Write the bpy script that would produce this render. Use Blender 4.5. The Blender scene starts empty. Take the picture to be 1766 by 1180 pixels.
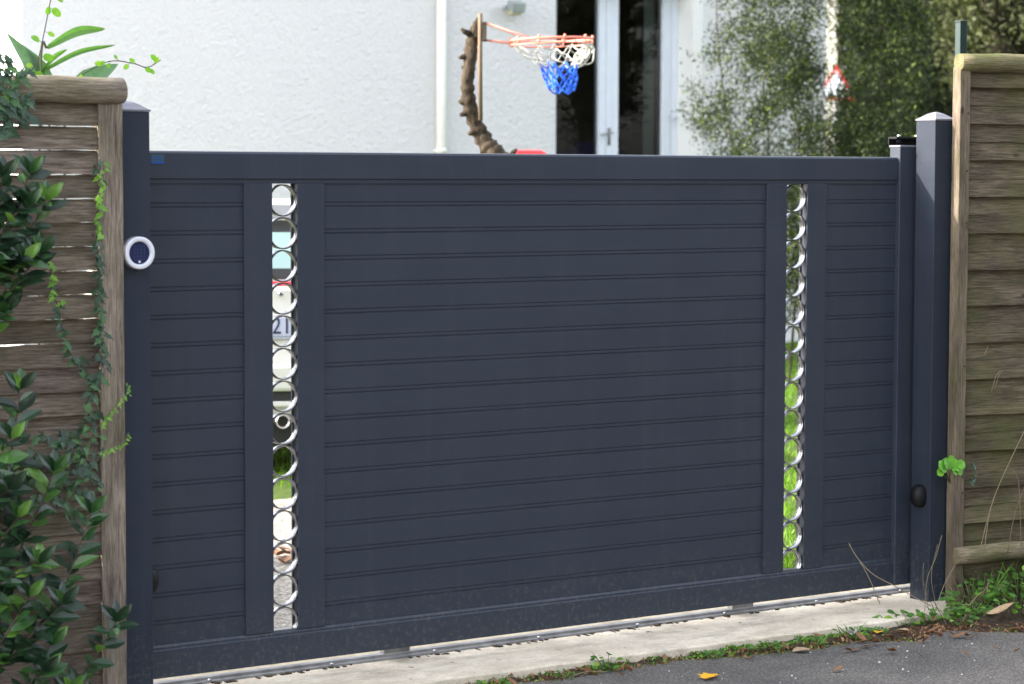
import bpy, math, random
import numpy as np
from mathutils import Vector, Matrix, Euler

rnd = random.Random(11)
nr = np.random.default_rng(5)
D = bpy.data
S = bpy.context.scene
COL = S.collection
rad = math.radians

# ------------------------------------------------------------------ camera
CAM = (-3.276, -6.613, 1.530)
YAW, PITCH, ROLL, FPX = -0.6070, -0.0685, 0.0029, 4199.6
cd = D.cameras.new("camera"); cam = D.objects.new("camera", cd); COL.objects.link(cam)
fw = Vector((-math.sin(YAW)*math.cos(PITCH), math.cos(YAW)*math.cos(PITCH), math.sin(PITCH)))
rt = Vector((math.cos(YAW), math.sin(YAW), 0)); up = rt.cross(fw)
r2 = rt*math.cos(ROLL)+up*math.sin(ROLL); u2 = -rt*math.sin(ROLL)+up*math.cos(ROLL)
cam.matrix_world = Matrix(((r2.x, u2.x, -fw.x, CAM[0]), (r2.y, u2.y, -fw.y, CAM[1]), (r2.z, u2.z, -fw.z, CAM[2]), (0, 0, 0, 1)))
cd.sensor_width = 36; cd.lens = 36*FPX/1766; cd.clip_end = 600; cd.clip_start = .05
cd.dof.use_dof = True; cd.dof.focus_distance = 8.4; cd.dof.aperture_fstop = 4.5
S.camera = cam

# ------------------------------------------------------------------ sky, sun, exposure
SUN = Vector((-.75, .42, .50)).normalized()
w = D.worlds.new("World"); S.world = w; w.use_nodes = True
nt = w.node_tree; nt.nodes.clear()
sky = nt.nodes.new('ShaderNodeTexSky'); sky.sky_type = 'NISHITA'; sky.sun_disc = False
sky.sun_elevation = math.asin(SUN.z); sky.sun_rotation = math.atan2(SUN.x, SUN.y)
sky.dust_density = 3.0; sky.air_density = 1.0; sky.ozone_density = 1.0
bg = nt.nodes.new('ShaderNodeBackground'); bg.inputs[1].default_value = .15
wo = nt.nodes.new('ShaderNodeOutputWorld')
hs_ = nt.nodes.new('ShaderNodeHueSaturation'); hs_.inputs['Saturation'].default_value = .38     # thin high haze whitens the sky
nt.links.new(sky.outputs[0], hs_.inputs['Color']); nt.links.new(hs_.outputs[0], bg.inputs[0]); nt.links.new(bg.outputs[0], wo.inputs[0])
sl = D.lights.new("sun", 'SUN'); sl.energy = 2.0; sl.angle = rad(.5); sl.color = (1, .93, .82)
so = D.objects.new("sun", sl); COL.objects.link(so); so.rotation_euler = SUN.to_track_quat('Z', 'Y').to_euler()
S.view_settings.view_transform = 'Standard'; S.view_settings.look = 'None'
S.view_settings.exposure = 2.62; S.view_settings.gamma = 1; S.view_settings.use_curve_mapping = False
S.cycles.max_bounces = 8; S.cycles.transparent_max_bounces = 8
S.cycles.sample_clamp_indirect = 6

# ------------------------------------------------------------------ materials
class N:
    def __init__(s, name):
        s.m = D.materials.new(name); s.m.use_nodes = True; s.t = s.m.node_tree; s.t.nodes.clear()
        s.out = s.n('OutputMaterial'); s.b = s.n('BsdfPrincipled'); s.l(s.b.outputs[0], s.out.inputs[0])
    def n(s, k, **kw):
        x = s.t.nodes.new('ShaderNode'+k)
        for a, v in kw.items(): setattr(x, a, v)
        return x
    def l(s, a, b): s.t.links.new(a, b)
    def co(s, scale=(1, 1, 1), rot=(0, 0, 0)):
        c = s.n('TexCoord'); m = s.n('Mapping'); m.inputs[3].default_value = scale; m.inputs[2].default_value = rot
        s.l(c.outputs['Object'], m.inputs[0]); return m.outputs[0]
    def noise(s, vec, sc, det=4, ro=.55, off=None):
        x = s.n('TexNoise'); x.inputs['Scale'].default_value = sc; x.inputs['Detail'].default_value = det
        x.inputs['Roughness'].default_value = ro; s.l(vec, x.inputs['Vector']); return x.outputs[0]
    def ramp(s, f, stops, interp='LINEAR'):
        r = s.n('ValToRGB'); e = r.color_ramp; e.interpolation = interp
        while len(e.elements) < len(stops): e.elements.new(.5)
        for i, (p, c) in enumerate(stops):
            e.elements[i].position = p; e.elements[i].color = (*c, 1) if len(c) == 3 else c
        s.l(f, r.inputs[0]); return r.outputs[0]
    def mix(s, f, a, b, mode='MIX'):
        x = s.n('Mix', data_type='RGBA', blend_type=mode)
        for k, v in ((0, f), (6, a), (7, b)):
            if isinstance(v, (int, float)): x.inputs[k].default_value = v
            elif isinstance(v, tuple): x.inputs[k].default_value = (*v, 1)
            else: s.l(v, x.inputs[k])
        return x.outputs[2]
    def bump(s, h, st, dist=.01):
        b = s.n('Bump'); b.inputs['Strength'].default_value = st; b.inputs['Distance'].default_value = dist
        s.l(h, b.inputs['Height']); s.l(b.outputs[0], s.b.inputs['Normal']); return b
    def set(s, base=None, rough=None, metal=None, spec=None):
        for k, v in (('Base Color', base), ('Roughness', rough), ('Metallic', metal), ('Specular IOR Level', spec)):
            if v is None: continue
            if isinstance(v, tuple): s.b.inputs[k].default_value = (*v, 1)
            elif isinstance(v, (int, float)): s.b.inputs[k].default_value = v
            else: s.l(v, s.b.inputs[k])
        return s.m
def island(s): return s.n('NewGeometry').outputs['Random Per Island']

def plain(name, c, rough=.5, metal=0, spec=.5, var=.12, sc=12, bump=0):
    s = N(name); v = s.co(); n = s.noise(v, sc)
    a = tuple(x*(1-var) for x in c); b = tuple(min(1, x*(1+var)) for x in c)
    s.set(s.ramp(n, [(.3, a), (.7, b)]), rough, metal, spec)
    if bump: s.bump(s.noise(v, sc*6), bump, .004)
    return s.m

def paint_mat(name, c, rg=.38, sp_=.36):
    s = N(name); v = s.co()
    n = s.noise(v, 3, 5); d = s.noise(s.co((1, 1, 3)), 2.2, 6, .7)
    col = s.mix(s.ramp(d, [(.45, (0, 0, 0)), (.75, (.30, .30, .30))]), c, (c[0]*1.5+.008, c[1]*1.45+.008, c[2]*1.3+.006))
    # dried rain streaks, mud splashes near the ground and small specks
    stk = s.noise(s.co((16, 16, .7)), 1.5, 4, .6)
    col = s.mix(s.ramp(stk, [(.52, (0,)*3), (.72, (.035,)*3)]), col, (.16, .16, .155))
    g = s.n('TexCoord'); sep = s.n('SeparateXYZ'); s.l(g.outputs['Object'], sep.inputs[0])
    low = s.ramp(sep.outputs[2], [(.0, (1,)*3), (.26, (0,)*3)]); spl = s.ramp(s.noise(v, 55, 5, .8), [(.52, (0,)*3), (.66, (.55,)*3)])
    col = s.mix(s.mix(1.0, low, spl, 'MULTIPLY'), col, (.13, .12, .10))
    sp = s.n('TexVoronoi'); sp.inputs['Scale'].default_value = 16; s.l(v, sp.inputs['Vector'])
    spk = s.ramp(sp.outputs['Distance'], [(0, (1, 1, 1)), (.035, (0, 0, 0))])
    gate = s.ramp(s.noise(v, 4.3, 2), [(.60, (0, 0, 0)), (.64, (1, 1, 1))])
    f = s.mix(1.0, spk, gate, 'MULTIPLY')
    col = s.mix(f, col, (.25, .26, .26))
    r = s.ramp(n, [(.3, (rg-.02,)*3), (.7, (rg+.08,)*3)])
    s.set(col, r, 0, sp_)
    s.bump(s.noise(v, 420, 2), .06, .001)
    return s.m
M = {}
M['gate'] = paint_mat('anthracite_paint', (.0235, .0300, .0445))
M['post'] = paint_mat('anthracite_post_paint', (.0175, .0235, .036), .58, .22)
M['alu'] = plain('brushed_aluminium', (.34, .34, .36), .25, 1, var=.05, sc=60)
M['track'] = plain('galvanised_track', (.24, .24, .245), .7, .15, var=.35, sc=14)
M['black'] = plain('black_plastic', (.006, .006, .007), .5, spec=.2)
M['cap'] = plain('glare_lightened_cap', (.13, .13, .155), .38, var=.05)  # anthracite like the posts; sky and sun glare lifted into the base colour
M['steel'] = plain('zinc_bolt', (.6, .6, .62), .35, 1)
M['silver'] = plain('silver_plastic', (.62, .62, .68), .35, .1, var=.04)
M['navy'] = plain('navy_keypad', (.012, .018, .06), .25)
M['key'] = plain('keypad_lines', (.035, .045, .10), .3)
M['whitep'] = plain('white_pvc', (.72, .76, .84), .35, var=.03)
M['downpipe'] = plain('cream_pipe', (.78, .76, .70), .5, var=.05)
M['sticker_blue'] = plain('blue_sticker', (.008, .055, .23), .4)
M['sticker_teal'] = plain('teal_sticker', (.03, .065, .085), .4)

def wood_mat(name, axis, dark, light, green=.3, seed=0):
    s = N(name)
    sc = {'x': (3.6, 60, 60), 'z': (60, 60, 3.6)}[axis]
    c = s.n('TexCoord'); isl = island(s)
    ad = s.n('VectorMath', operation='ADD'); cm = s.n('CombineXYZ'); mu = s.n('Math', operation='MULTIPLY'); mu.inputs[1].default_value = 37.0
    s.l(isl, mu.inputs[0]); s.l(mu.outputs[0], cm.inputs[0]); s.l(mu.outputs[0], cm.inputs[2])
    s.l(c.outputs['Object'], ad.inputs[0]); s.l(cm.outputs[0], ad.inputs[1])
    m = s.n('Mapping'); m.inputs[3].default_value = sc; s.l(ad.outputs[0], m.inputs[0])
    g1 = s.noise(m.outputs[0], 3.0, 8, .62); g2 = s.noise(m.outputs[0], 9, 6, .75)
    sc2 = {'x': (1.2, 5, 5), 'z': (5, 5, 1.2)}[axis]
    m3 = s.n('Mapping'); m3.inputs[3].default_value = sc2; s.l(ad.outputs[0], m3.inputs[0])
    broad = s.noise(m3.outputs[0], 3.0, 3, .5)
    col = s.ramp(g1, [(.34, dark), (.62, light)])
    col = s.mix(.5, col, s.ramp(g2, [(.38, (.25, .24, .23)), (.5, (1.0, 1.0, 1.0)), (.7, (1.35, 1.35, 1.35))]), 'MULTIPLY')
    col = s.mix(.75, col, s.ramp(broad, [(.3, (.36, .34, .33)), (.65, (1.2, 1.17, 1.13))]), 'MULTIPLY')
    col = s.mix(.55, col, s.ramp(isl, [(0, (.62, .58, .54)), (1, (1.25, 1.2, 1.15))]), 'MULTIPLY')
    # knots
    vo = s.n('TexVoronoi'); vo.inputs['Scale'].default_value = 1.0
    m4 = s.n('Mapping'); m4.inputs[3].default_value = {'x': (4.5, 9, 9), 'z': (9, 9, 4.5)}[axis]; s.l(ad.outputs[0], m4.inputs[0]); s.l(m4.outputs[0], vo.inputs['Vector'])
    col = s.mix(s.ramp(vo.outputs['Distance'], [(.03, (.9, .9, .9)), (.11, (0, 0, 0))]), col, (.02, .014, .01))
    alg = s.noise(s.co((1, 1, 1.6)), 2.7, 5, .65)
    col = s.mix(s.ramp(alg, [(.42, (0, 0, 0)), (.68, (green,)*3)]), col, (.075, .085, .018))
    s.set(col, .85, 0, .25)
    s.bump(g1, .55, .006)
    return s.m
M['wl'] = wood_mat('weathered_slat_wood', 'x', (.065, .05, .042), (.20, .165, .14), .30)
M['wlv'] = wood_mat('weathered_frame_wood', 'z', (.13, .105, .088), (.34, .29, .245), .30)
M['wr'] = wood_mat('mossy_slat_wood', 'x', (.042, .033, .023), (.135, .110, .078), .6)
M['wrv'] = wood_mat('mossy_frame_wood', 'z', (.09, .072, .054), (.22, .18, .14), .35)
M['wlog'] = wood_mat('weathered_log_wood', 'x', (.12, .095, .075), (.34, .29, .24), .45)
M['wlogr'] = wood_mat('mossy_log_wood', 'x', (.09, .07, .045), (.28, .235, .18), .85)

def stucco():
    s = N('roughcast_render'); v = s.co()
    n1 = s.noise(v, 44, 5, .65); n2 = s.noise(v, 17, 4, .6); big = s.noise(s.co((1, 1, .4)), .8, 4)
    col = s.mix(s.ramp(n1, [(.30, (.0,)*3), (.55, (1,)*3)]), (.735, .72, .725), (.81, .795, .805))
    col = s.mix(s.ramp(big, [(.4, (0,)*3), (.8, (.14,)*3)]), col, (.62, .60, .55))
    s.set(col, .9, 0, .2)
    x = s.n('Math', operation='ADD'); s.l(n1, x.inputs[0]); s.l(n2, x.inputs[1])
    s.bump(x.outputs[0], .85, .028)
    return s.m
M['stucco'] = stucco()
M['reveal'] = plain('smooth_white_render', (.78, .77, .75), .8, var=.03)

def asphalt():
    s = N('asphalt'); v = s.co()
    a = s.noise(v, 120, 4, .8); b = s.noise(v, 3.5, 5, .6); vo = s.n('TexVoronoi'); vo.inputs['Scale'].default_value = 130; s.l(v, vo.inputs['Vector'])
    col = s.ramp(a, [(.36, (.042, .038, .036)), (.52, (.112, .104, .096)), (.68, (.29, .27, .25))])
    col = s.mix(.8, col, s.ramp(b, [(.35, (.68, .68, .70)), (.65, (1.22, 1.2, 1.16))]), 'MULTIPLY')
    sp = s.mix(1.0, s.ramp(vo.outputs['Distance'], [(.12, (1, 1, 1)), (.2, (0, 0, 0))]), s.ramp(s.noise(v, 37, 2), [(.62, (0,)*3), (.66, (.8,)*3)]), 'MULTIPLY')
    col = s.mix(sp, col, (.4, .39, .37))
    s.set(col, .82, 0, .4); s.bump(a, .7, .006); return s.m
M['asphalt'] = asphalt()
def concrete():
    s = N('worn_concrete'); v = s.co()
    a = s.noise(v, 3.2, 7, .65); f = s.noise(v, 90, 3, .7)
    col = s.ramp(a, [(.28, (.42, .355, .27)), (.50, (.60, .52, .41)), (.72, (.74, .66, .53))])
    col = s.mix(.5, col, s.ramp(f, [(.25, (.6, .6, .6)), (.6, (1.1, 1.1, 1.1))]), 'MULTIPLY')
    st_ = s.noise(s.co((1, 2.2, 1)), 5.5, 6, .7)
    col = s.mix(s.ramp(st_, [(.50, (0,)*3), (.68, (.5,)*3)]), col, (.20, .175, .135))
    vo = s.noise(v, 21, 2)
    col = s.mix(s.ramp(vo, [(.69, (0,)*3), (.73, (.8,)*3)]), col, (.07, .065, .05))
    s.set(col, .9, 0, .3); s.bump(f, .5, .006); return s.m
M['concrete'] = concrete()
def gravel():
    s = N('pale_gravel'); v = s.co()
    vo = s.n('TexVoronoi'); vo.inputs['Scale'].default_value = 55; s.l(v, vo.inputs['Vector'])
    col = s.mix(1.0, s.ramp(vo.outputs['Distance'], [(.0, (1.1,)*3), (.45, (.45, .42, .38))]), s.ramp(s.noise(v, 40, 1), [(.3, (.30, .285, .26)), (.7, (.62, .60, .56))]), 'MULTIPLY')
    s.set(col, .9, 0, .2); s.bump(vo.outputs['Distance'], -.9, .012); return s.m
M['gravel'] = gravel()
def soil(name, a, b):
    s = N(name); v = s.co(); n = s.noise(v, 28, 6, .7); n2 = s.noise(v, 4, 4)
    s.set(s.mix(.5, s.ramp(n, [(.3, a), (.7, b)]), s.ramp(n2, [(.3, (.6,)*3), (.7, (1.3,)*3)]), 'MULTIPLY'), .95, 0, .15); s.bump(n, .8, .012); return s.m
M['soil'] = soil('damp_soil', (.022, .017, .012), (.085, .062, .042))
M['sand'] = soil('pale_sand', (.36, .31, .225), (.58, .51, .385))
M['lawn'] = soil('lawn_ground', (.035, .055, .012), (.075, .115, .022))

def leaf_mat(name, stops, rough=.4, trans=.3, tcol=None, spec=.5, nv=.25):
    s = N(name); isl = island(s)
    col = s.ramp(isl, stops)
    n = s.noise(s.co(), 60, 3)
    col = s.mix(nv*2, col, s.ramp(n, [(.3, (.7, .7, .7)), (.7, (1.25, 1.25, 1.25))]), 'MULTIPLY')
    s.set(col, rough, 0, spec)
    tr = s.n('BsdfTranslucent'); mx = s.n('MixShader'); mx.inputs[0].default_value = trans
    t2 = s.mix(1.0, col, tcol or (1.5, 1.7, .8), 'MULTIPLY'); s.l(t2, tr.inputs[0])
    s.l(s.b.outputs[0], mx.inputs[1]); s.l(tr.outputs[0], mx.inputs[2]); s.l(mx.outputs[0], s.out.inputs[0])
    return s.m
M['laurel'] = leaf_mat('laurel_leaf', [(0, (.008, .022, .011)), (.55, (.014, .042, .015)), (.85, (.03, .085, .02)), (1, (.10, .21, .03))], .33, .12)
M['ivy'] = leaf_mat('ivy_leaf', [(0, (.014, .035, .018)), (.6, (.022, .06, .025)), (1, (.05, .13, .03))], .4, .2)
M['ivyb'] = leaf_mat('young_ivy_leaf', [(0, (.08, .20, .02)), (1, (.20, .40, .03))], .4, .35)
M['vine'] = leaf_mat('sunlit_vine_leaf', [(0, (.10, .26, .02)), (1, (.30, .48, .04))], .45, .5)
M['bamboo'] = leaf_mat('long_blade_leaf', [(0, (.06, .15, .05)), (1, (.13, .26, .06))], .4, .4)
M['canna'] = leaf_mat('broad_grey_green_leaf', [(0, (.07, .15, .08)), (1, (.11, .20, .11))], .4, .35)
M['bush'] = leaf_mat('fine_bush_leaf', [(0, (.010, .017, .009)), (.5, (.024, .035, .017)), (.85, (.055, .078, .028)), (1, (.13, .17, .03))], .6, .22, spec=.15)
M['tree'] = leaf_mat('dark_tree_leaf', [(0, (.010, .015, .008)), (.6, (.026, .037, .016)), (1, (.095, .110, .045))], .6, .2, spec=.15)
M['oak'] = leaf_mat('olive_tree_leaf', [(0, (.025, .03, .012)), (.5, (.06, .07, .03)), (1, (.14, .15, .075))], .6, .25, spec=.15)
M['grass'] = leaf_mat('lawn_blade', [(0, (.07, .155, .010)), (.6, (.115, .24, .015)), (1, (.20, .31, .03))], .5, .35, spec=.2)
M['weed'] = leaf_mat('weed_leaf', [(0, (.04, .11, .015)), (.7, (.10, .24, .025)), (1, (.20, .36, .04))], .45, .3)
M['geran'] = leaf_mat('bright_round_leaf', [(0, (.12, .34, .03)), (1, (.22, .50, .05))], .45, .3)
M['dry'] = leaf_mat('dry_stalk', [(0, (.12, .09, .055)), (1, (.26, .21, .13))], .7, .1, (1, 1, 1))
M['brown'] = leaf_mat('brown_dead_leaf', [(0, (.07, .03, .015)), (.5, (.17, .075, .03)), (1, (.34, .20, .10))], .7, .1, (1, 1, 1))
M['tan'] = leaf_mat('tan_curled_leaf', [(0, (.30, .20, .11)), (1, (.42, .31, .19))], .7, .1, (1, 1, 1), nv=.4)
M['yellow'] = leaf_mat('yellow_fallen_leaf', [(0, (.80, .40, .02)), (1, (.85, .48, .03))], .5, .15, (1, .9, .5))
M['stem'] = plain('red_brown_stem', (.045, .028, .018), .6)
M['gstem'] = plain('green_stem', (.08, .10, .03), .6)
def bark(name, a, b, sc=(14, 14, 3)):
    s = N(name); v = s.co(sc); n = s.noise(v, 1.6, 7, .7); n2 = s.noise(s.co(), 7, 3)
    c = s.ramp(n, [(.3, a), (.7, b)]); c = s.mix(.6, c, s.ramp(n2, [(.3, (.6,)*3), (.7, (1.3,)*3)]), 'MULTIPLY')
    s.set(c, .9, 0, .2); s.bump(n, 1, .03); return s.m
M['bark'] = bark('lichen_bark', (.010, .007, .004), (.12, .09, .06), (30, 30, 12))
M['bark2'] = bark('dark_bark', (.02, .016, .012), (.10, .085, .06))
M['pole'] = plain('raw_timber', (.14, .095, .055), .8, bump=.3)
M['coral'] = plain('orange_red_ring_paint', (.70, .20, .13), .4)
M['netw'] = plain('white_cord', (.48, .47, .43), .8)
M['netb'] = plain('blue_cord', (.02, .14, .75), .8)
M['redp'] = plain('red_plastic', (.75, .03, .04), .35)
M['carp'] = plain('white_car_paint', (.68, .665, .61), .18, var=.01)
M['rubber'] = plain('tyre_rubber', (.02, .02, .02), .8)
M['darktrim'] = plain('dark_trim', (.02, .02, .02), .5)
M['chrome'] = plain('chrome', (.8, .8, .8), .15, 1, var=.02)
M['plate'] = plain('number_plate_face', (.50, .52, .66), .4, var=.02)
M['redglass'] = plain('red_lamp_lens', (.6, .02, .03), .15)
M['digit'] = plain('plate_digits', (.015, .015, .05), .5)
M['carglass'] = plain('sky_tinted_car_glass', (.33, .47, .45), .06, var=.02)  # reflected sky put into the base colour as pale cyan
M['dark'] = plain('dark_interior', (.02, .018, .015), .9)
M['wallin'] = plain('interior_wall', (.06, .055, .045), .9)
M['curtain'] = plain('grey_curtain', (.18, .20, .19), .9)
M['rooft'] = plain('clay_roof_tile', (.30, .12, .07), .8)
M['greenm'] = plain('green_metal', (.003, .020, .017), .4)
M['signw'] = plain('white_sign_face', (.75, .78, .85), .4, var=.03)
M['signr'] = plain('red_sign_border', (.55, .02, .02), .4)
M['cpole'] = plain('pale_concrete_pole', (.62, .58, .48), .9, var=.2, sc=3)
M['pebble'] = plain('pale_pebble', (.55, .53, .50), .8)
M['leadlamp'] = plain('lamp_grey', (.30, .34, .33), .4)
M['lampy'] = plain('yellowed_lens', (.50, .46, .28), .3)
def glass():
    s = N('window_glass'); s.t.nodes.remove(s.b)
    tr = s.n('BsdfTransparent'); tr.inputs[0].default_value = (.75, .8, .78, 1)
    gl = s.n('BsdfGlossy'); gl.inputs['Roughness'].default_value = .01
    fr = s.n('Fresnel'); fr.inputs[0].default_value = 1.35; mx = s.n('MixShader')
    s.l(fr.outputs[0], mx.inputs[0]); s.l(tr.outputs[0], mx.inputs[1]); s.l(gl.outputs[0], mx.inputs[2]); s.l(mx.outputs[0], s.out.inputs[0]); return s.m
M['glass'] = glass()

# ------------------------------------------------------------------ mesh helpers
class MB:
    def __init__(s): s.v = []; s.f = []; s.mi = []; s.sm = []; s.k = 0; s.smooth = False
    def face(s, f): s.f.append(f); s.mi.append(s.k); s.sm.append(s.smooth)
    def box(s, x0, x1, y0, y1, z0, z1, M4=None):
        b = len(s.v); pts = [(x, y, z) for z in (z0, z1) for y in (y0, y1) for x in (x0, x1)]
        if M4 is not None: pts = [tuple(M4 @ Vector(p)) for p in pts]
        s.v += pts
        for q in ((0, 2, 3, 1), (4, 5, 7, 6), (0, 1, 5, 4), (2, 6, 7, 3), (0, 4, 6, 2), (1, 3, 7, 5)): s.face([b+i for i in q])
        return s
    def prism(s, poly, axis, a, b):            # poly in the other two axes (order kept)
        n = len(poly); o = len(s.v)
        def P(p, t): return {'x': (t, p[0], p[1]), 'y': (p[0], t, p[1]), 'z': (p[0], p[1], t)}[axis]
        s.v += [P(p, a) for p in poly]+[P(p, b) for p in poly]
        s.face([o+i for i in range(n)][::-1]); s.face([o+n+i for i in range(n)])
        for i in range(n): j = (i+1) % n; s.face([o+i, o+j, o+n+j, o+n+i])
        return s
    def tube(s, pts, r, n=8, cap=True, jit=0):
        pts = [Vector(p) for p in pts]; R = r if isinstance(r, (list, tuple)) else [r]*len(pts)
        o = len(s.v); t0 = (pts[1]-pts[0]).normalized()
        a = t0.orthogonal().normalized(); sm = s.smooth; s.smooth = True
        for i, p in enumerate(pts):
            t = (pts[min(i+1, len(pts)-1)]-pts[max(i-1, 0)]).normalized()
            a = (a-t*a.dot(t)).normalized(); b = t.cross(a)
            for k in range(n):
                an = 2*math.pi*k/n; rr = R[i]*(1+(rnd.uniform(-jit, jit) if jit else 0))
                s.v.append(tuple(p+a*math.cos(an)*rr+b*math.sin(an)*rr))
        for i in range(len(pts)-1):
            for k in range(n):
                l = (k+1) % n; s.face([o+i*n+k, o+i*n+l, o+(i+1)*n+l, o+(i+1)*n+k])
        s.smooth = sm
        if cap: s.face([o+k for k in range(n)][::-1]); s.face([o+(len(pts)-1)*n+k for k in range(n)])
        return s
    def ring(s, c, ri, ro, y0, y1, n=28):      # annulus in the xz plane, extruded along y
        o = len(s.v); sm = s.smooth; s.smooth = False
        for k in range(n):
            a = 2*math.pi*k/n; ca, sa = math.cos(a), math.sin(a)
            for r, y in ((ro, y0), (ro, y1), (ri, y1), (ri, y0)): s.v.append((c[0]+r*ca, y, c[1]+r*sa))
        for k in range(n):
            p, q = o+4*k, o+4*((k+1) % n)
            for i in range(4): j = (i+1) % 4; s.smooth = i in (0, 2); s.face([p+i, q+i, q+j, p+j])
        s.smooth = sm; return s
    def lathe(s, prof, M4, n=24):              # profile (r, h) turned about local z
        o = len(s.v); sm = s.smooth; s.smooth = True
        for r, h in prof:
            for k in range(n): a = 2*math.pi*k/n; s.v.append(tuple(M4 @ Vector((r*math.cos(a), r*math.sin(a), h))))
        for i in range(len(prof)-1):
            for k in range(n): l = (k+1) % n; s.face([o+i*n+k, o+i*n+l, o+(i+1)*n+l, o+(i+1)*n+k])
        s.smooth = sm
        s.face([o+k for k in range(n)][::-1]); s.face([o+(len(prof)-1)*n+k for k in range(n)])
        return s
    def leaf(s, p, d, nrm, L, W, shape='ell', bend=.15, fold=.18):
        d = Vector(d).normalized(); nrm = Vector(nrm); sd = d.cross(nrm)
        if sd.length < 1e-4: sd = d.orthogonal()
        sd.normalize(); nn = sd.cross(d).normalized(); p = Vector(p)
        sh = {'ell': [(0, .02), (.2, .62), (.45, 1), (.7, .8), (.9, .32), (1, 0)],
              'lan': [(0, .1), (.15, .7), (.4, 1), (.7, .6), (1, 0)],
              'rnd': [(0, .25), (.12, .8), (.4, 1), (.75, .85), (.95, .35), (1, 0)]}
        if shape == 'ivy':
            out = [(0, 0), (-.18, .34), (.02, .62), (.22, .42), (.42, .60), (.55, .28), (1, 0)]
        elif shape == 'maple':
            out = [(0, 0), (-.1, .35), (.12, .38), (.1, .75), (.32, .5), (.5, .72), (.6, .3), (1, 0)]
        else: out = sh[shape]
        o = len(s.v); n = len(out); mid = [(t, 0) for t, _ in out]
        for t, _ in out: t2 = max(t, 0); s.v.append(tuple(p+d*L*t2-nn*L*bend*t2*t2))
        for sg in (1, -1):
            for t, w in out: t2 = max(t, 0); s.v.append(tuple(p+d*L*t+sd*W*.5*w*sg-nn*L*bend*t2*t2+nn*W*fold*w))
        for g, a in ((0, n), (1, 2*n)):
            for i in range(n-1):
                if i == 0 and (out[0][1] == 0): q = [o+i, o+i+1, o+a+i+1]
                elif i == n-2: q = [o+i, o+i+1, o+a+i]
                else: q = [o+i, o+i+1, o+a+i+1, o+a+i]
                s.face(q if g == 0 else q[::-1])
        return s
    def build(s, name, mats, parent=None, bevel=0, loc=None):
        me = D.meshes.new(name)
        me.from_pydata([tuple(v) for v in s.v], [], s.f)
        if not isinstance(mats, (list, tuple)): mats = [mats]
        for m in mats: me.materials.append(m)
        me.polygons.foreach_set('material_index', s.mi); me.polygons.foreach_set('use_smooth', s.sm); me.update()
        o = D.objects.new(name, me); COL.objects.link(o)
        if parent: o.parent = parent
        if loc is not None: o.location = loc
        if bevel:
            b = o.modifiers.new('bevel', 'BEVEL'); b.width = bevel; b.segments = 2; b.limit_method = 'ANGLE'; b.angle_limit = rad(40)
        return o
def tag(o, label=None, cat=None, group=None, kind=None):
    for k, v in (('label', label), ('category', cat), ('group', group), ('kind', kind)):
        if v: o[k] = v
    return o
def empty(name, loc=(0, 0, 0), rz=0, label=None, cat=None, group=None):
    o = D.objects.new(name, None); COL.objects.link(o); o.location = loc; o.rotation_euler = (0, 0, rz)
    o.empty_display_size = .1
    return tag(o, label, cat, group)
def fastmesh(name, V, F, mat, parent=None):    # V (n,3), F (m,4) numpy
    me = D.meshes.new(name); nv, nf = len(V), len(F); k = F.shape[1]
    me.vertices.add(nv); me.vertices.foreach_set('co', V.astype(np.float32).ravel())
    me.loops.add(nf*k); me.loops.foreach_set('vertex_index', F.astype(np.int32).ravel())
    me.polygons.add(nf); me.polygons.foreach_set('loop_start', np.arange(0, nf*k, k, dtype=np.int32))
    me.polygons.foreach_set('loop_total', np.full(nf, k, dtype=np.int32)); me.update(calc_edges=True); me.validate()
    me.materials.append(mat); o = D.objects.new(name, me); COL.objects.link(o)
    if parent: o.parent = parent
    return o
def leafcloud(P, L, W, dirs=None, jit=1.0, flat=0.0):
    """rhombic leaves: P (n,3) centres"""
    n = len(P); d = nr.normal(size=(n, 3))*jit
    if dirs is not None: d = d+dirs
    d /= np.linalg.norm(d, axis=1)[:, None]+1e-9
    q = nr.normal(size=(n, 3)); q[:, 2] *= (1-flat); s = np.cross(d, q); s /= np.linalg.norm(s, axis=1)[:, None]+1e-9
    l = (L*nr.uniform(.6, 1.25, n))[:, None]; w_ = (W*nr.uniform(.7, 1.2, n))[:, None]
    V = np.stack([P-d*l*.5, P+s*w_*.5-d*l*.05, P+d*l*.5, P-s*w_*.5-d*l*.05], 1).reshape(-1, 3)
    return V, np.arange(4*n).reshape(n, 4)
def curve(pts, k=6):                           # Catmull-Rom
    pts = [Vector(p) for p in pts]; P = [pts[0]*2-pts[1]]+pts+[pts[-1]*2-pts[-2]]; out = []
    for i in range(1, len(P)-2):
        for j in range(k):
            t = j/k; a, b, c, d = P[i-1:i+3]
            out.append(.5*((2*b)+(c-a)*t+(2*a-5*b+4*c-d)*t*t+(3*b-a-3*c+d)*t**3))
    out.append(pts[-1]); return out

# ================================================================== GROUND
def sheet(name, x0, x1, y0, y1, z, mat, kind='structure'):
    m = MB(); m.v = [(x0, y0, z), (x1, y0, z), (x1, y1, z), (x0, y1, z)]; m.face([0, 1, 2, 3]); return tag(m.build(name, mat), kind=kind)
sheet('ground', -250, 250, -250, 300, -.10, M['soil'])
sheet('road', -60, 60, -7.5, -.29, -.085, M['asphalt'])
sheet('lawn', -12, 40, .355, 60, -.062, M['lawn'])
sheet('gravel_drive', -4, 2.70, .362, 3.75, -.056, M['gravel'])
def fnoise(x, s=1.0): return math.sin(x*7.1*s+1.3)*.5+math.sin(x*17.3*s+.4)*.3+math.sin(x*41.7*s+2.2)*.2

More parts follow.
